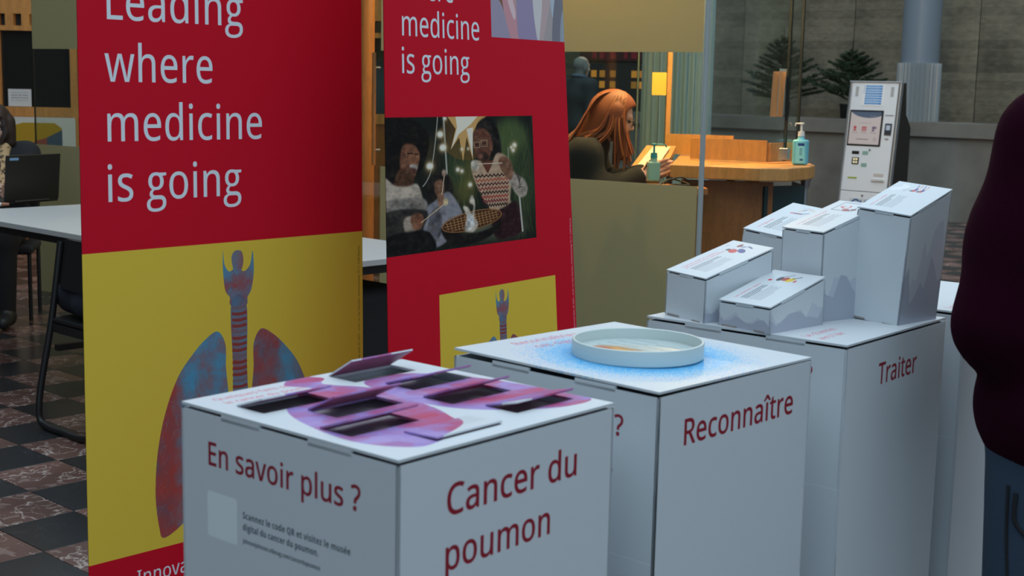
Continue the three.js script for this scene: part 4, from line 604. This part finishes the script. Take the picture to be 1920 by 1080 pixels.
// five slanted story boxes
function storyBox(label, [x, z, a], W, D, hf, hb, title, fig, lean = [0, 0], lift = 0) {
  const ux = [Math.cos(a), -Math.sin(a)], uz = [-Math.sin(a), -Math.cos(a)];
  const b = thing('story_box', label, 'box', [x + ux[0] * W / 2 + uz[0] * D / 2, CH + lift, z + ux[1] * W / 2 + uz[1] * D / 2], a, 'slanted story boxes'); b.rotation.set(lean[1], a, lean[0]);
  const T = 0.0025, gap = 0.0045, wht = M.card, S = 2400, ln = Math.hypot(D, hb - hf), tilt = Math.atan2(hb - hf, D);
  const hills = (w, h, base, sd) => print(w * S, h * S, (c, cw, ch) => { c.fillStyle = WHITE; c.fillRect(0, 0, cw, ch); let s2 = sd; const rn = () => { s2 = (s2 * 16807) % 2147483647; return s2 / 2147483647; }; for (const [f, k] of [['#c2c6d0', 1.25], ['#afb3c1', 0.8]]) { c.fillStyle = f; c.beginPath(); c.moveTo(0, ch); let y = ch - base * ch * k; c.lineTo(0, y); const n = 9; for (let i = 1; i <= n; i++) { const ny = ch - base * ch * k * (0.45 + 1.1 * rn()); c.quadraticCurveTo((i - 0.45) / n * cw, (y + ny) / 2 + 6 * (rn() - 0.5), i / n * cw, ny); y = ny; } c.lineTo(cw, ch); c.fill(); } });
  part('front_wall', slab(W, hf - gap, T), std(0xffffff, 0.5, { map: hills(W, hf, fig.front ?? 0.0, fig.seed) }), b, [0, (hf - gap) / 2, D / 2 - T / 2]);
  part('back_wall', slab(W, hb - gap, T), wht, b, [0, (hb - gap) / 2, -D / 2 + T / 2]);
  const sh = new THREE.Shape([[-D / 2, 0], [D / 2, 0], [D / 2, hb - gap], [-D / 2, hf - gap]].map((p) => new THREE.Vector2(...p)));
  const side = () => { const g = new THREE.ExtrudeGeometry(sh, { depth: T, bevelEnabled: false }), p = g.attributes.position, uv = g.attributes.uv; for (let i = 0; i < p.count; i++) uv.setXY(i, p.getX(i) / D + 0.5, p.getY(i) / hb); return g; };
  const sm = std(0xffffff, 0.5, { map: hills(D, hb, fig.side ?? 0.3, fig.seed + 5) });
  part('side_wall', side().rotateY(Math.PI / 2), sm, b, [W / 2 - T, 0, 0]); part('side_wall', side().rotateY(Math.PI / 2), sm, b, [-W / 2, 0, 0]);
  const tex = print(ln * 2800, W * 2800, (c, cw, ch) => {
    const k = cw / 430; c.fillStyle = WHITE; c.fillRect(0, 0, cw, ch); c.scale(k, k); const em = 22;
    title.forEach((t, i) => words(c, t, 52, 62 + i * 25, em, Math.min(t.length * 10.4, 250), '#d0435c'));
    const y0 = 62 + title.length * 25 + 4; for (let i = 0; i < 3; i++) { c.fillStyle = '#5c636c'; c.fillRect(58, y0 + i * 15 - 8, 176 - (i === 2 ? 60 : 0) + 6 * (i % 2), 6.5); } for (let i = 0; i < 6; i++) { c.fillStyle = '#9aa0a8'; c.fillRect(58, y0 + 48 + i * 12 - 8, 185 - (i === 5 ? 70 : 10 * (i % 2)), 4.5); }
    fig.draw?.(c);
  });
  const lid = part('lid', slab(ln + 0.002, W, 0.0025), std(0xffffff, 0.35, { map: tex }), b); // print runs from front to back
  lid.rotation.order = 'YXZ'; const m = new THREE.Matrix4().makeBasis(V3(0, Math.sin(tilt), -Math.cos(tilt)), V3(-1, 0, 0), V3(0, Math.cos(tilt), Math.sin(tilt))); lid.quaternion.setFromRotationMatrix(m); lid.position.set(0, (hf + hb) / 2, 0);
  part('tab', [box(W * 0.34, 0.006, T, 0, hf - 0.0035, D / 2 - T / 2)], wht, b);
  const ex = (f) => hf + (hb - hf) * f - 0.0035; part('tab', [beam([W / 2 - T / 2, ex(0.2), D / 2 - D * 0.2], [W / 2 - T / 2, ex(0.62), D / 2 - D * 0.62], T, 0.005)], wht, b);
  parts('bottom_slot', [box(W * 0.3, 0.0035, 0.001, -W * 0.28, 0.0018, D / 2 + 0.0002), box(W * 0.2, 0.003, 0.001, W * 0.3, 0.0015, D / 2 + 0.0002)], M.kraft, b);
  return b;
}
const dot = (c, f, x, y, rx, ry, r = 0) => { c.fillStyle = f; c.beginPath(); c.ellipse(x, y, rx, ry, r, 0, 7); c.fill(); };
const stroke = (c, f, w, ...p) => { c.strokeStyle = f; c.lineWidth = w; c.lineCap = 'round'; c.beginPath(); c.moveTo(...p[0]); p.slice(1).forEach((q) => c.lineTo(...q)); c.stroke(); };
storyBox('lowest slanted white box with a red and yellow seated figure on top', [0.3668, -2.408, -0.82], 0.112, 0.157, 0.0455, 0.0856, ['Les premiers signes'], { seed: 3, front: 0.5, side: 0.35, draw: (c) => { c.fillStyle = '#cf2a3c'; c.fillRect(296, 60, 20, 18); dot(c, '#2a1d2a', 330, 110, 26, 16); dot(c, '#b23a2c', 336, 138, 24, 18); dot(c, '#dfc02c', 332, 168, 30, 18, 0.3); stroke(c, '#8a8f99', 9, [352, 100], [392, 150]); stroke(c, '#3a3550', 8, [350, 170], [380, 200]); dot(c, '#c83a44', 322, 200, 14, 7); } });
storyBox('slanted white box with a doctor and patient picture at the left rear', [0.2835, -2.512, -1.0], 0.11, 0.157, 0.0819, 0.1287, ['Examen chez le médecin', 'généraliste et le spécialiste'], { seed: 9, front: 0.0, side: 0.2, draw: (c) => { dot(c, '#c2262f', 318, 120, 22, 30, 0.4); dot(c, '#1e3a86', 335, 165, 18, 34, 0.5); dot(c, '#2a2030', 322, 82, 13, 12); dot(c, '#7f2a34', 385, 100, 20, 13); stroke(c, '#1e3a86', 10, [376, 120], [392, 160], [380, 190]); stroke(c, '#9ec4dc', 7, [338, 100], [352, 90]); stroke(c, '#a8aab4', 5, [350, 30], [372, 40], [364, 22]); stroke(c, '#b9bcc6', 6, [366, 140], [400, 150]); } }, [-0.02, 0]);
storyBox('tilted slanted white box mostly hidden behind the others', [0.44, -2.68, -0.8], 0.116, 0.157, 0.136, 0.178, ['Le diagnostic'], { seed: 15, side: 0.2, draw: (c) => { dot(c, '#d0707a', 300, 82, 9, 8); stroke(c, '#7a2340', 13, [302, 96], [306, 140]); stroke(c, '#2a2a50', 6, [306, 140], [330, 170]); stroke(c, '#d89a58', 6, [340, 100], [380, 140], [372, 180]); stroke(c, '#2a3a80', 6, [352, 120], [372, 130]); stroke(c, '#b0b4bc', 5, [384, 96], [396, 150]); } }, [-0.09, 0], 0.006);
storyBox('upright white box with a framed red picture beside the tallest one', [0.4988, -2.5413, -0.9633], 0.102, 0.15, 0.1635, 0.2071, ['Le plan de traitement'], { seed: 22, front: 0.22, side: 0.35, draw: (c) => { stroke(c, '#2a2a58', 5, [298, 60], [298, 190], [408, 190], [408, 60], [298, 60]); c.strokeStyle = '#c6303f'; c.lineWidth = 8; c.beginPath(); c.arc(350, 120, 22, 0.6, 5.2); c.stroke(); dot(c, '#c6303f', 345, 88, 7, 6); dot(c, '#8a2430', 308, 150, 16, 24); dot(c, '#6a2030', 320, 190, 12, 18); } });
storyBox('tallest white box with two walkers printed on its slanted lid', [0.6203, -2.524, -0.8439], 0.112, 0.125, 0.203, 0.245, ['Soins et soutien'], { seed: 31, front: 0.0, side: 0.42, draw: (c) => { blob(c, [[290, 30], [330, 20], [360, 60], [400, 56], [380, 110], [330, 100]], '#dfe2e6'); blob(c, [[300, 110], [330, 95], [350, 130], [320, 140]], '#c3c6cc'); for (const y of [160, 205]) { dot(c, '#c43a3e', 330, y + 10, 18, 14); dot(c, '#2a2440', 322, y - 6, 11, 9); dot(c, '#2c3a86', 346, y + 16, 16, 10); stroke(c, '#5a3a78', 6, [350, y + 8], [385, y + 2], [412, y - 4]); stroke(c, '#c44a50', 5, [352, y + 18], [388, y + 24], [410, y + 18]); } } }, [-0.066, 0]);

// ---------------------------------------------------------------- people
const headField = (p) => {            // looks along +z, origin at the head's centre, about 0.23 m tall
  let d = ell(p, [0, 0.028, -0.014], [0.076, 0.09, 0.096]); d = smin(d, ell(p, [0, -0.045, 0.022], [0.056, 0.072, 0.066]), 0.03); d = smin(d, cap(p, [0, -0.098, 0.052, 0, -0.1, 0.05, 0.02, 0.02]), 0.03);
  d = smin(d, cap(p, [0, 0.01, 0.083, 0, -0.028, 0.104, 0.007, 0.012]), 0.014); d = smin(d, cap(p, [-0.012, -0.032, 0.09, 0.012, -0.032, 0.09, 0.008, 0.008]), 0.01); d = smin(d, cap(p, [-0.035, 0.022, 0.074, 0.035, 0.022, 0.074, 0.011, 0.011]), 0.02);
  for (const s of [-1, 1]) { d = smin(d, ell(p, [s * 0.078, -0.012, -0.012], [0.01, 0.031, 0.02]), 0.008); d = Math.max(d, -ell(p, [s * 0.031, 0.004, 0.092], [0.016, 0.01, 0.014])); d = smin(d, ell(p, [s * 0.04, -0.03, 0.06], [0.02, 0.02, 0.018]), 0.02); }
  d = smin(d, cap(p, [-0.018, -0.062, 0.081, 0.018, -0.062, 0.081, 0.008, 0.008]), 0.01); d = smin(d, cap(p, [0, -0.06, -0.03, 0, -0.16, -0.045, 0.052, 0.055]), 0.03);
  return d;
};
const headGeo = sdfMesh(headField, [-0.1, -0.2, -0.13], [0.1, 0.14, 0.13], 0.0045);
const handGeo = (() => {             // right hand, fingers along -y, palm towards -x, thumb to +z
  const l = [[0, 0, -0.02, 0, -0.08, -0.028, 0.016, 0.013], [0, 0, 0.0, 0, -0.085, -0.008, 0.017, 0.014], [0, 0, 0.015, 0, -0.083, 0.012, 0.017, 0.014], [0, 0.0, 0.02, 0, -0.075, 0.03, 0.016, 0.013], [0, 0.03, 0, 0, -0.01, 0, 0.024, 0.026]];
  const tips = []; [[-0.03, 0.055], [-0.01, 0.072], [0.012, 0.078], [0.032, 0.07]].forEach(([z, L], i) => { const a = [0, -0.082, z], b = [-0.012, -0.082 - L * 0.45, z * 1.06], c = [-0.034, -0.082 - L * 0.72, z * 1.05], e = [-0.05, -0.082 - L * 0.86, z]; l.push([...a, ...b, 0.0095, 0.0085], [...b, ...c, 0.0085, 0.0078], [...c, ...e, 0.0078, 0.0068]); });
  l.push([0, -0.01, 0.02, -0.016, -0.045, 0.048, 0.014, 0.012], [-0.016, -0.045, 0.048, -0.03, -0.078, 0.05, 0.0105, 0.0085]);
  return sdfMesh(caps(l, 0.007), [-0.08, -0.19, -0.06], [0.05, 0.07, 0.08], 0.0036);
})();
function place(g, o, y, z) { // y, z: directions that the geometry's +y and +z take
  const Y = V3(...y).normalize(), X = Y.clone().cross(V3(...z)).normalize(), Z = X.clone().cross(Y); return g.clone().applyMatrix4(new THREE.Matrix4().makeBasis(X, Y, Z)).translate(...o);
}
function bounds(list, pad) { const lo = [9, 9, 9], hi = [-9, -9, -9]; for (const c of list) for (const q of [0, 3]) for (let i = 0; i < 3; i++) { const r = Math.max(c[6], c[7]) + pad; lo[i] = Math.min(lo[i], c[q + i] - r); hi[i] = Math.max(hi[i], c[q + i] + r); } return [lo, hi]; }
function person(label, pos, turn, J, W, opt) {
  const p = thing('person', label, 'person', pos, turn), sw = W.loose ?? 0.014;
  const lim = (a, b, ra, rb, f) => [...a, ...b, ra, rb, f];
  const arm = (s, g = 0) => { const q = J[s]; return [lim(q.sh, q.el, 0.05 + g, 0.04 + g), lim(q.el, q.wr, 0.04 + g, 0.029 + g)]; };
  const torso = (g) => [lim([J.chest[0] - 0.1, J.chest[1], J.chest[2]], [J.chest[0] + 0.1, J.chest[1], J.chest[2]], 0.115 + g, 0.115 + g, 1.15), lim(J.chest, J.pelvis, 0.13 + g, 0.125 + g, 1.1), lim([J.pelvis[0] - 0.07, J.pelvis[1], J.pelvis[2]], [J.pelvis[0] + 0.07, J.pelvis[1], J.pelvis[2]], 0.115 + g, 0.115 + g, 1.05), lim(J.l.sh, J.r.sh, 0.055 + g, 0.055 + g), lim(J.neck, J.chest, 0.06 + g, 0.11 + g)];
  const legs = (g) => ['l', 'r'].flatMap((s) => { const q = J[s]; return [lim(q.hip, q.kn, 0.085 + g, 0.058 + g), lim(q.kn, q.an, 0.056 + g, 0.036 + g)]; });
  const neck = lim([J.neck[0], J.neck[1] - 0.05, J.neck[2]], J.headBase, 0.055, 0.052);
  const bl = [...torso(0), ...arm('l'), ...arm('r'), ...legs(0), neck], bb = bounds(bl, 0.03);
  const bodyGeo = sdfMesh(caps(bl, 0.045), ...bb, 0.017);
  const head = place(headGeo, J.head, J.headUp ?? [0, 1, 0], J.look);
  const hands = ['l', 'r'].map((s) => { const q = J[s], d = q.el.map((v, i) => v - q.wr[i]); const g = handGeo.clone(); if (s === 'l') { g.scale(-1, 1, 1); const ix = g.index.array; for (let i = 0; i < ix.length; i += 3) { const t = ix[i]; ix[i] = ix[i + 1]; ix[i + 1] = t; } g.computeVertexNormals(); } return place(g, q.wr.map((v, i) => v - d[i] / Math.hypot(...d) * 0.025), d, q.thumb ?? [0, 1, 0.01]); });
  part('body', [bodyGeo, head, ...hands], opt.skin ?? M.skin, p);
  const H = V3(...J.head), Y = V3(...(J.headUp ?? [0, 1, 0])).normalize(), X = Y.clone().cross(V3(...J.look)).normalize(), Z = X.clone().cross(Y), hp = (a, b, c) => H.clone().addScaledVector(X, a).addScaledVector(Y, b).addScaledVector(Z, c).toArray();
  for (const s of [-1, 1]) part('eye', new THREE.SphereGeometry(0.0115, 14, 10).translate(...hp(s * 0.031, 0.004, 0.077)), M.eye, p);
  part('mouth', tube([hp(-0.022, -0.062, 0.084), hp(0, -0.0635, 0.0905), hp(0.022, -0.062, 0.084)], 0.0035, 12, 6), M.lip, p);
  // clothes
  const tl = [...torso(sw), ...arm('l', sw), ...arm('r', sw)], tb = bounds(tl, 0.04), fT = caps(tl, opt.fold ?? 0.05);
  const hem = opt.hem, cuff = (q) => { const d = [q.wr[0] - q.el[0], q.wr[1] - q.el[1], q.wr[2] - q.el[2]], n = Math.hypot(...d); return (x) => { const t = ((x[0] - q.wr[0]) * d[0] + (x[1] - q.wr[1]) * d[1] + (x[2] - q.wr[2]) * d[2]) / n; return Math.hypot(x[0] - q.wr[0], x[1] - q.wr[1], x[2] - q.wr[2]) < 0.12 ? t - 0.012 : -1; }; }, cl = cuff(J.l), cr = cuff(J.r);
  const top = sdfMesh((x) => { let d = fT(x) + (opt.knit ?? 0) * Math.sin(x[1] * 90 + Math.sin(x[0] * 25) * 2) * 0.5; d = Math.max(d, cl(x), cr(x)); d = Math.max(d, x[1] - J.neck[1] - 0.035); if (hem !== undefined) d = Math.max(d, hem - x[1]); return d; }, ...tb, opt.cell ?? 0.013);
  part(W.topName, top, W.top, p);
  const ll = [...legs(0.012), lim([J.pelvis[0] - 0.07, J.pelvis[1], J.pelvis[2]], [J.pelvis[0] + 0.07, J.pelvis[1], J.pelvis[2]], 0.118, 0.118, 1.02)], fL = caps(ll, 0.04);
  part(W.legName, sdfMesh((x) => Math.max(fL(x), x[1] - J.pelvis[1] - 0.06), ...bounds(ll, 0.03), 0.013), W.leg, p);
  for (const s of ['l', 'r']) { const q = J[s], t = q.toe ?? [q.an[0], q.an[1] - 0.04, q.an[2] + 0.15]; const sl = [lim([q.an[0], q.an[1] - 0.03, q.an[2] - 0.03], t, 0.042, 0.034), lim([q.an[0], q.an[1] + 0.02, q.an[2]], [q.an[0], q.an[1] - 0.03, q.an[2]], 0.046, 0.046)]; const y0 = q.an[1] - 0.08; part('shoe', sdfMesh((x) => Math.max(caps(sl, 0.03)(x), y0 - x[1]), ...bounds(sl, 0.02), 0.01), M.shoe, p); }
  return { p, hp, X, Y, Z, H, fL };
}
const hairMesh = (P, f, lo, hi, cell) => { const g = sdfMesh(f, lo, hi, cell); return g.applyMatrix4(new THREE.Matrix4().makeBasis(P.X, P.Y, P.Z)).translate(P.H.x, P.H.y, P.H.z); };
const capHair = (p, thick, front) => { let d = headField([p[0] * 0.97, p[1], p[2]]) - thick; d = Math.max(d, p[2] - front - Math.max(0, p[1] - 0.05) * 0.9); d = Math.max(d, -p[1] - 0.1); return d; };

// person in the maroon jumper at the right edge, seen from behind
{
  const J = { pelvis: [0, 0.93, 0], chest: [0, 1.2, 0], neck: [0, 1.43, -0.01], headBase: [0, 1.52, 0], head: [0, 1.615, 0.02], look: [-0.3, -0.25, 1],
    l: { sh: [0.118, 1.375, -0.01], el: [0.19, 1.07, -0.03], wr: [0.085, 1.08, 0.15], hip: [0.09, 0.9, 0], kn: [0.095, 0.5, 0.02], an: [0.1, 0.085, -0.01], thumb: [0, 1, 0] },
    r: { sh: [-0.118, 1.375, -0.01], el: [-0.19, 1.08, -0.03], wr: [-0.085, 1.12, 0.15], hip: [-0.09, 0.9, 0], kn: [-0.1, 0.5, 0.03], an: [-0.1, 0.085, 0.0], thumb: [0, 1, 0] } };
  const wool = phys(lin(0.02, 0.002, 0.008), 1, { specularIntensity: 0.1, sheen: 0.14, sheenColor: lin(0.5, 0.03, 0.16), sheenRoughness: 0.35, bumpMap: texGrain, bumpScale: 0.0015 });
  texGrain.repeat.set(11, 11); const denim = std(lin(0.028, 0.05, 0.085), 0.85, { bumpMap: texGrain, bumpScale: 0.001 });
  const P = person('person in a fuzzy maroon jumper and blue jeans, back turned, at the right edge', [1.005, 0, -2.29], Math.PI, J, { top: wool, topName: 'jumper', leg: denim, legName: 'jeans', loose: 0.026 }, { hem: 0.8, fold: 0.06, cell: 0.012 });
  const back = (x, y) => { let z = -0.4; for (let i = 0; i < 200; i++) { if (P.fL([x, y, z]) < 0.001) break; z += 0.002; } return [x, y, z - 0.001]; };
  const seam = std(lin(0.008, 0.009, 0.012), 0.8);
  for (const s of [1, -1]) part('pocket_seam', tube([[0.155, 0.79], [0.15, 0.735], [0.1, 0.7], [0.05, 0.73], [0.045, 0.8]].map(([x, y]) => back(x * s, y)), 0.004, 40, 6), seam, P.p); part('side_seam', tube([[0.165, 0.8], [0.16, 0.72], [0.15, 0.62], [0.14, 0.5]].map(([x, y]) => back(x, y)), 0.003, 30, 6), seam, P.p);
  part('hair', hairMesh(P, (p) => { let d = capHair(p, 0.016, 0.055); d = smin(d, cap(p, [0, 0, -0.075, 0, -0.16, -0.085, 0.06, 0.05, 1.4]), 0.04); return Math.max(d, -ell(p, [0, -0.06, 0.1], [0.062, 0.1, 0.07])); }, [-0.14, -0.26, -0.2], [0.14, 0.17, 0.14], 0.008), std(lin(0.05, 0.03, 0.02), 0.6), P.p);
}
// red-haired woman writing at the desk
{
  const J = { pelvis: [0, 0.68, -0.02], chest: [0, 0.98, 0.12], neck: [0, 1.15, 0.22], headBase: [0, 1.2, 0.26], head: [0, 1.29, 0.33], headUp: [0, 1, 0.32], look: [0, -0.42, 1],
    l: { sh: [0.165, 1.1, 0.19], el: [0.2, 0.92, 0.28], wr: [0.1, 0.985, 0.48], hip: [0.09, 0.66, 0], kn: [0.1, 0.64, 0.4], an: [0.1, 0.2, 0.38], thumb: [0, 1, 0] },
    r: { sh: [-0.165, 1.1, 0.19], el: [-0.2, 0.9, 0.26], wr: [-0.08, 0.985, 0.47], hip: [-0.09, 0.66, 0], kn: [-0.1, 0.64, 0.4], an: [-0.1, 0.2, 0.38], thumb: [0.2, 1, 0] } };
  const P = person('person with long red hair in a black hoodie bent over the writing desk', [0.19, 0, -7.28], 1.45, J, { top: std(lin(0.006, 0.0055, 0.005), 0.95), topName: 'hoodie', leg: M.blackCloth, legName: 'trousers', loose: 0.03 }, { fold: 0.06, skin: M.skinPink });
  const hm = [lin(0.2, 0.045, 0.008), lin(0.36, 0.1, 0.016), lin(0.11, 0.022, 0.005)].map((c) => std(c, 0.6));
  part('hair', hairMesh(P, (p) => { let d = capHair(p, 0.02, 0.05); for (const s of [-1, 1]) d = smin(d, cap(p, [s * 0.07, 0.03, 0.01, s * 0.085, -0.17, 0.1, 0.042, 0.03]), 0.03); d = smin(d, cap(p, [0, 0, -0.08, 0.0, -0.16, -0.11, 0.075, 0.07, 1.3]), 0.05); return Math.max(d, -ell(p, [0, -0.05, 0.125], [0.055, 0.1, 0.07])); }, [-0.17, -0.3, -0.22], [0.17, 0.17, 0.2], 0.008), hm[0], P.p);
  const st = [[], [], []];
  for (let i = 0; i < 110; i++) { const s = i % 2 ? 1 : -1, a = rr(-0.9, 1), x = s * (0.045 + 0.05 * rnd()), b = s * rr(0.075, 0.13), zf = 0.02 + 0.09 * a, len = rr(0.14, 0.25); const pts = [[s * 0.01, 0.135 + rr(-0.006, 0.004), 0.02 * a - 0.01], [s * 0.07, 0.105, 0.03 * a], [s * 0.105, 0.03, 0.045 * a], [b, -0.07, zf * 0.9], [b + rr(-0.02, 0.02), -len, zf + (a > 0 ? 0.05 : -0.09)]]; st[i % 3].push(tube(pts.map((q) => P.hp(...q)), rr(0.003, 0.007), 16, 5)); }
  for (let i = 0; i < 36; i++) { const x = rr(-0.08, 0.08); st[i % 3].push(tube([[x * 0.3, 0.132, -0.03], [x, 0.08, -0.105], [x * 1.3, -0.02, -0.14], [x * 1.6, -0.12, -0.16], [x * 1.9, -0.2, -0.19 + rr(-0.03, 0.03)]].map((q) => P.hp(...q)), rr(0.004, 0.007), 16, 5)); }
  st.forEach((g, i) => part('hair_strands', g, hm[i], P.p));
  part('glasses', [-1, 1].flatMap((s) => [tube(Array.from({ length: 14 }, (_, i) => P.hp(s * 0.034 + 0.026 * Math.cos(i / 14 * 6.283), 0.0 + 0.023 * Math.sin(i / 14 * 6.283), 0.103)), 0.0025, 40, 6, true), rod(P.hp(s * 0.06, 0.006, 0.1), P.hp(s * 0.085, 0.008, 0.0), 0.002, 0.002, 6)]), M.black, P.p);
  part('hood', [tube([[-0.13, 1.1, 0.14], [-0.11, 1.14, 0.06], [0, 1.15, 0.02], [0.11, 1.14, 0.06], [0.13, 1.1, 0.14]], 0.042, 40, 12)], std(lin(0.006, 0.0055, 0.005), 0.95), P.p);
  const pen = thing('pen', 'slim black pen held by the red-haired person', 'pen', [0, 0, 0]); part('barrel', rod([0.655, 1.0, -7.15], [0.7, 1.075, -7.13], 0.004), M.black, pen); part('tip', rod([0.655, 1.0, -7.15], [0.648, 0.988, -7.153], 0.004, 0.001), M.chrome, pen);
  const s = thing('stool', 'dark office stool under the red-haired person', 'stool', [0.19, 0, -7.28]); part('cushion', lathe([[0, 0.5], [0.18, 0.5], [0.19, 0.52], [0.18, 0.55], [0, 0.56]], 32), M.blackCloth, s); part('column', rod([0, 0.05, 0], [0, 0.5, 0], 0.025), M.steel, s); part('star_base', [0, 1, 2, 3, 4].map((i) => rod([0, 0.06, 0], [0.25 * Math.cos(i * 1.2566), 0.03, 0.25 * Math.sin(i * 1.2566)], 0.018, 0.012)), M.black, s);
}
// bald man standing beyond the booth
{
  const J = { pelvis: [0, 0.98, 0], chest: [0, 1.32, 0], neck: [0, 1.5, -0.02], headBase: [0, 1.57, 0], head: [0, 1.66, 0.03], look: [0, -0.1, 1],
    l: { sh: [0.19, 1.44, -0.01], el: [0.25, 1.16, -0.02], wr: [0.2, 0.93, 0.08], hip: [0.09, 0.95, 0], kn: [0.1, 0.52, 0.02], an: [0.1, 0.085, 0], thumb: [0, 0, 1] },
    r: { sh: [-0.19, 1.44, -0.01], el: [-0.25, 1.16, -0.02], wr: [-0.2, 0.93, 0.08], hip: [-0.09, 0.95, 0], kn: [-0.1, 0.52, 0.02], an: [-0.1, 0.085, 0], thumb: [0, 0, 1] } };
  const P = person('person with balding grey hair in a dark navy jacket beyond the booth', [0.74, 0, -16.2], 2.25, J, { top: std(lin(0.02, 0.024, 0.03), 0.85), topName: 'jacket', leg: M.blackCloth, legName: 'trousers', loose: 0.035 }, { hem: 0.82, fold: 0.05, cell: 0.016 });
  part('hair', hairMesh(P, (p) => Math.max(capHair(p, 0.006, 0.01), p[1] - 0.075 - Math.max(0, -p[2]) * 0.4), [-0.12, -0.2, -0.15], [0.12, 0.15, 0.14], 0.006), std(lin(0.16, 0.16, 0.16), 0.8), P.p);
  part('collar', tube([[-0.07, 1.53, 0.05], [-0.085, 1.55, -0.03], [0, 1.56, -0.09], [0.085, 1.55, -0.03], [0.07, 1.53, 0.05]], 0.02, 30, 8), std(lin(0.07, 0.1, 0.16), 0.8), P.p);
}
// woman with the leopard scarf at the left edge, seated behind the laptop
{
  const J = { pelvis: [0, 0.58, 0], chest: [0, 0.86, 0.03], neck: [0, 1.02, 0.02], headBase: [0, 1.06, 0.03], head: [0, 1.135, 0.06], look: [0, -0.2, 1],
    l: { sh: [0.17, 0.97, 0.02], el: [0.24, 0.8, 0.2], wr: [0.14, 0.79, 0.4], hip: [0.09, 0.54, 0.04], kn: [0.1, 0.5, 0.45], an: [0.1, 0.085, 0.45], thumb: [0, 1, 0] },
    r: { sh: [-0.17, 0.97, 0.02], el: [-0.24, 0.8, 0.2], wr: [-0.14, 0.79, 0.4], hip: [-0.09, 0.54, 0.04], kn: [-0.1, 0.5, 0.45], an: [-0.1, 0.085, 0.45], thumb: [0, 1, 0] } };
  const P = person('person with brown bobbed hair, glasses and leopard scarf at the left edge', [-3.095, 0, -8.25], 0.2, J, { top: M.blackCloth, topName: 'jacket', leg: M.blackCloth, legName: 'trousers', loose: 0.02 }, {});
  part('hair', hairMesh(P, (p) => { let d = capHair(p, 0.02, 0.075); for (const s of [-1, 1]) d = smin(d, cap(p, [s * 0.085, 0.03, 0.01, s * 0.095, -0.09, 0.02, 0.032, 0.028]), 0.03); return Math.max(d, -ell(p, [0, -0.04, 0.12], [0.062, 0.1, 0.08])); }, [-0.15, -0.17, -0.15], [0.15, 0.17, 0.15], 0.008), std(lin(0.035, 0.018, 0.012), 0.45), P.p);
  part('glasses', [-1, 1].flatMap((s) => [tube(Array.from({ length: 14 }, (_, i) => P.hp(s * 0.033 + 0.027 * Math.cos(i / 14 * 6.283), 0.0 + 0.02 * Math.sin(i / 14 * 6.283), 0.103)), 0.003, 40, 6, true), rod(P.hp(s * 0.06, 0.006, 0.1), P.hp(s * 0.085, 0.008, 0.0), 0.002, 0.002, 6)]), M.black, P.p);
  const spots = print(256, 256, (c, w, h) => { c.fillStyle = '#c9a77c'; c.fillRect(0, 0, w, h); let sd = 7; const rn = () => { sd = (sd * 16807) % 2147483647; return sd / 2147483647; }; for (let i = 0; i < 90; i++) { const x = rn() * 256, y = rn() * 256; c.strokeStyle = '#1d1510'; c.lineWidth = 6; c.beginPath(); c.ellipse(x, y, 9 + 5 * rn(), 6 + 5 * rn(), rn() * 3, rn() * 2, 4 + rn() * 2); c.stroke(); } }); spots.wrapS = spots.wrapT = THREE.RepeatWrapping; spots.repeat.set(6, 6);
  const sc = [[-0.06, 1.03, 0.07, 0.06, 1.03, 0.07, 0.04, 0.04], [-0.08, 1.02, -0.02, 0.08, 1.02, -0.02, 0.045, 0.045], [0.05, 1.0, 0.1, 0.05, 0.76, 0.17, 0.04, 0.05, 1.3], [-0.05, 1.0, 0.1, -0.04, 0.78, 0.17, 0.04, 0.045, 1.3]];
  part('scarf', sdfMesh(caps(sc, 0.03), ...bounds(sc, 0.03), 0.01), std(0xffffff, 0.85, { map: spots }), P.p);
  const s = thing('office_chair', 'dark chair under the person with the leopard scarf', 'chair', [-3.095, 0, -8.25], 0.2); part('seat', rbox(0.44, 0.05, 0.42, 0.02, 0, 0.42, 0.06), M.blackCloth, s); part('backrest', rbox(0.42, 0.36, 0.03, 0.014, 0, 0.7, -0.2), M.black, s); for (const [x, z] of [[-0.2, -0.14], [0.2, -0.14], [-0.2, 0.24], [0.2, 0.24]]) part('leg', rod([x, 0, z], [x, 0.4, z], 0.012), M.black, s); parts('upright', [rod([-0.15, 0.42, -0.17], [-0.15, 0.7, -0.2], 0.01), rod([0.15, 0.42, -0.17], [0.15, 0.7, -0.2], 0.01)], M.black, s);
  const g = thing('desk_clutter', 'white plug and orange-tipped marker beside the laptop', 'marker', [-2.735, 0.741, -7.36], 0.3); part('barrel', rod([-0.11, 0.012, 0], [-0.012, 0.012, 0], 0.011), M.white, g); part('tip', rod([-0.012, 0.012, 0], [0.028, 0.012, 0], 0.012, 0.008), std(lin(0.35, 0.14, 0.08), 0.6), g);
}
scene.traverse((o) => { if (o.isMesh) shadow(o); });
renderer.render(scene, camera);
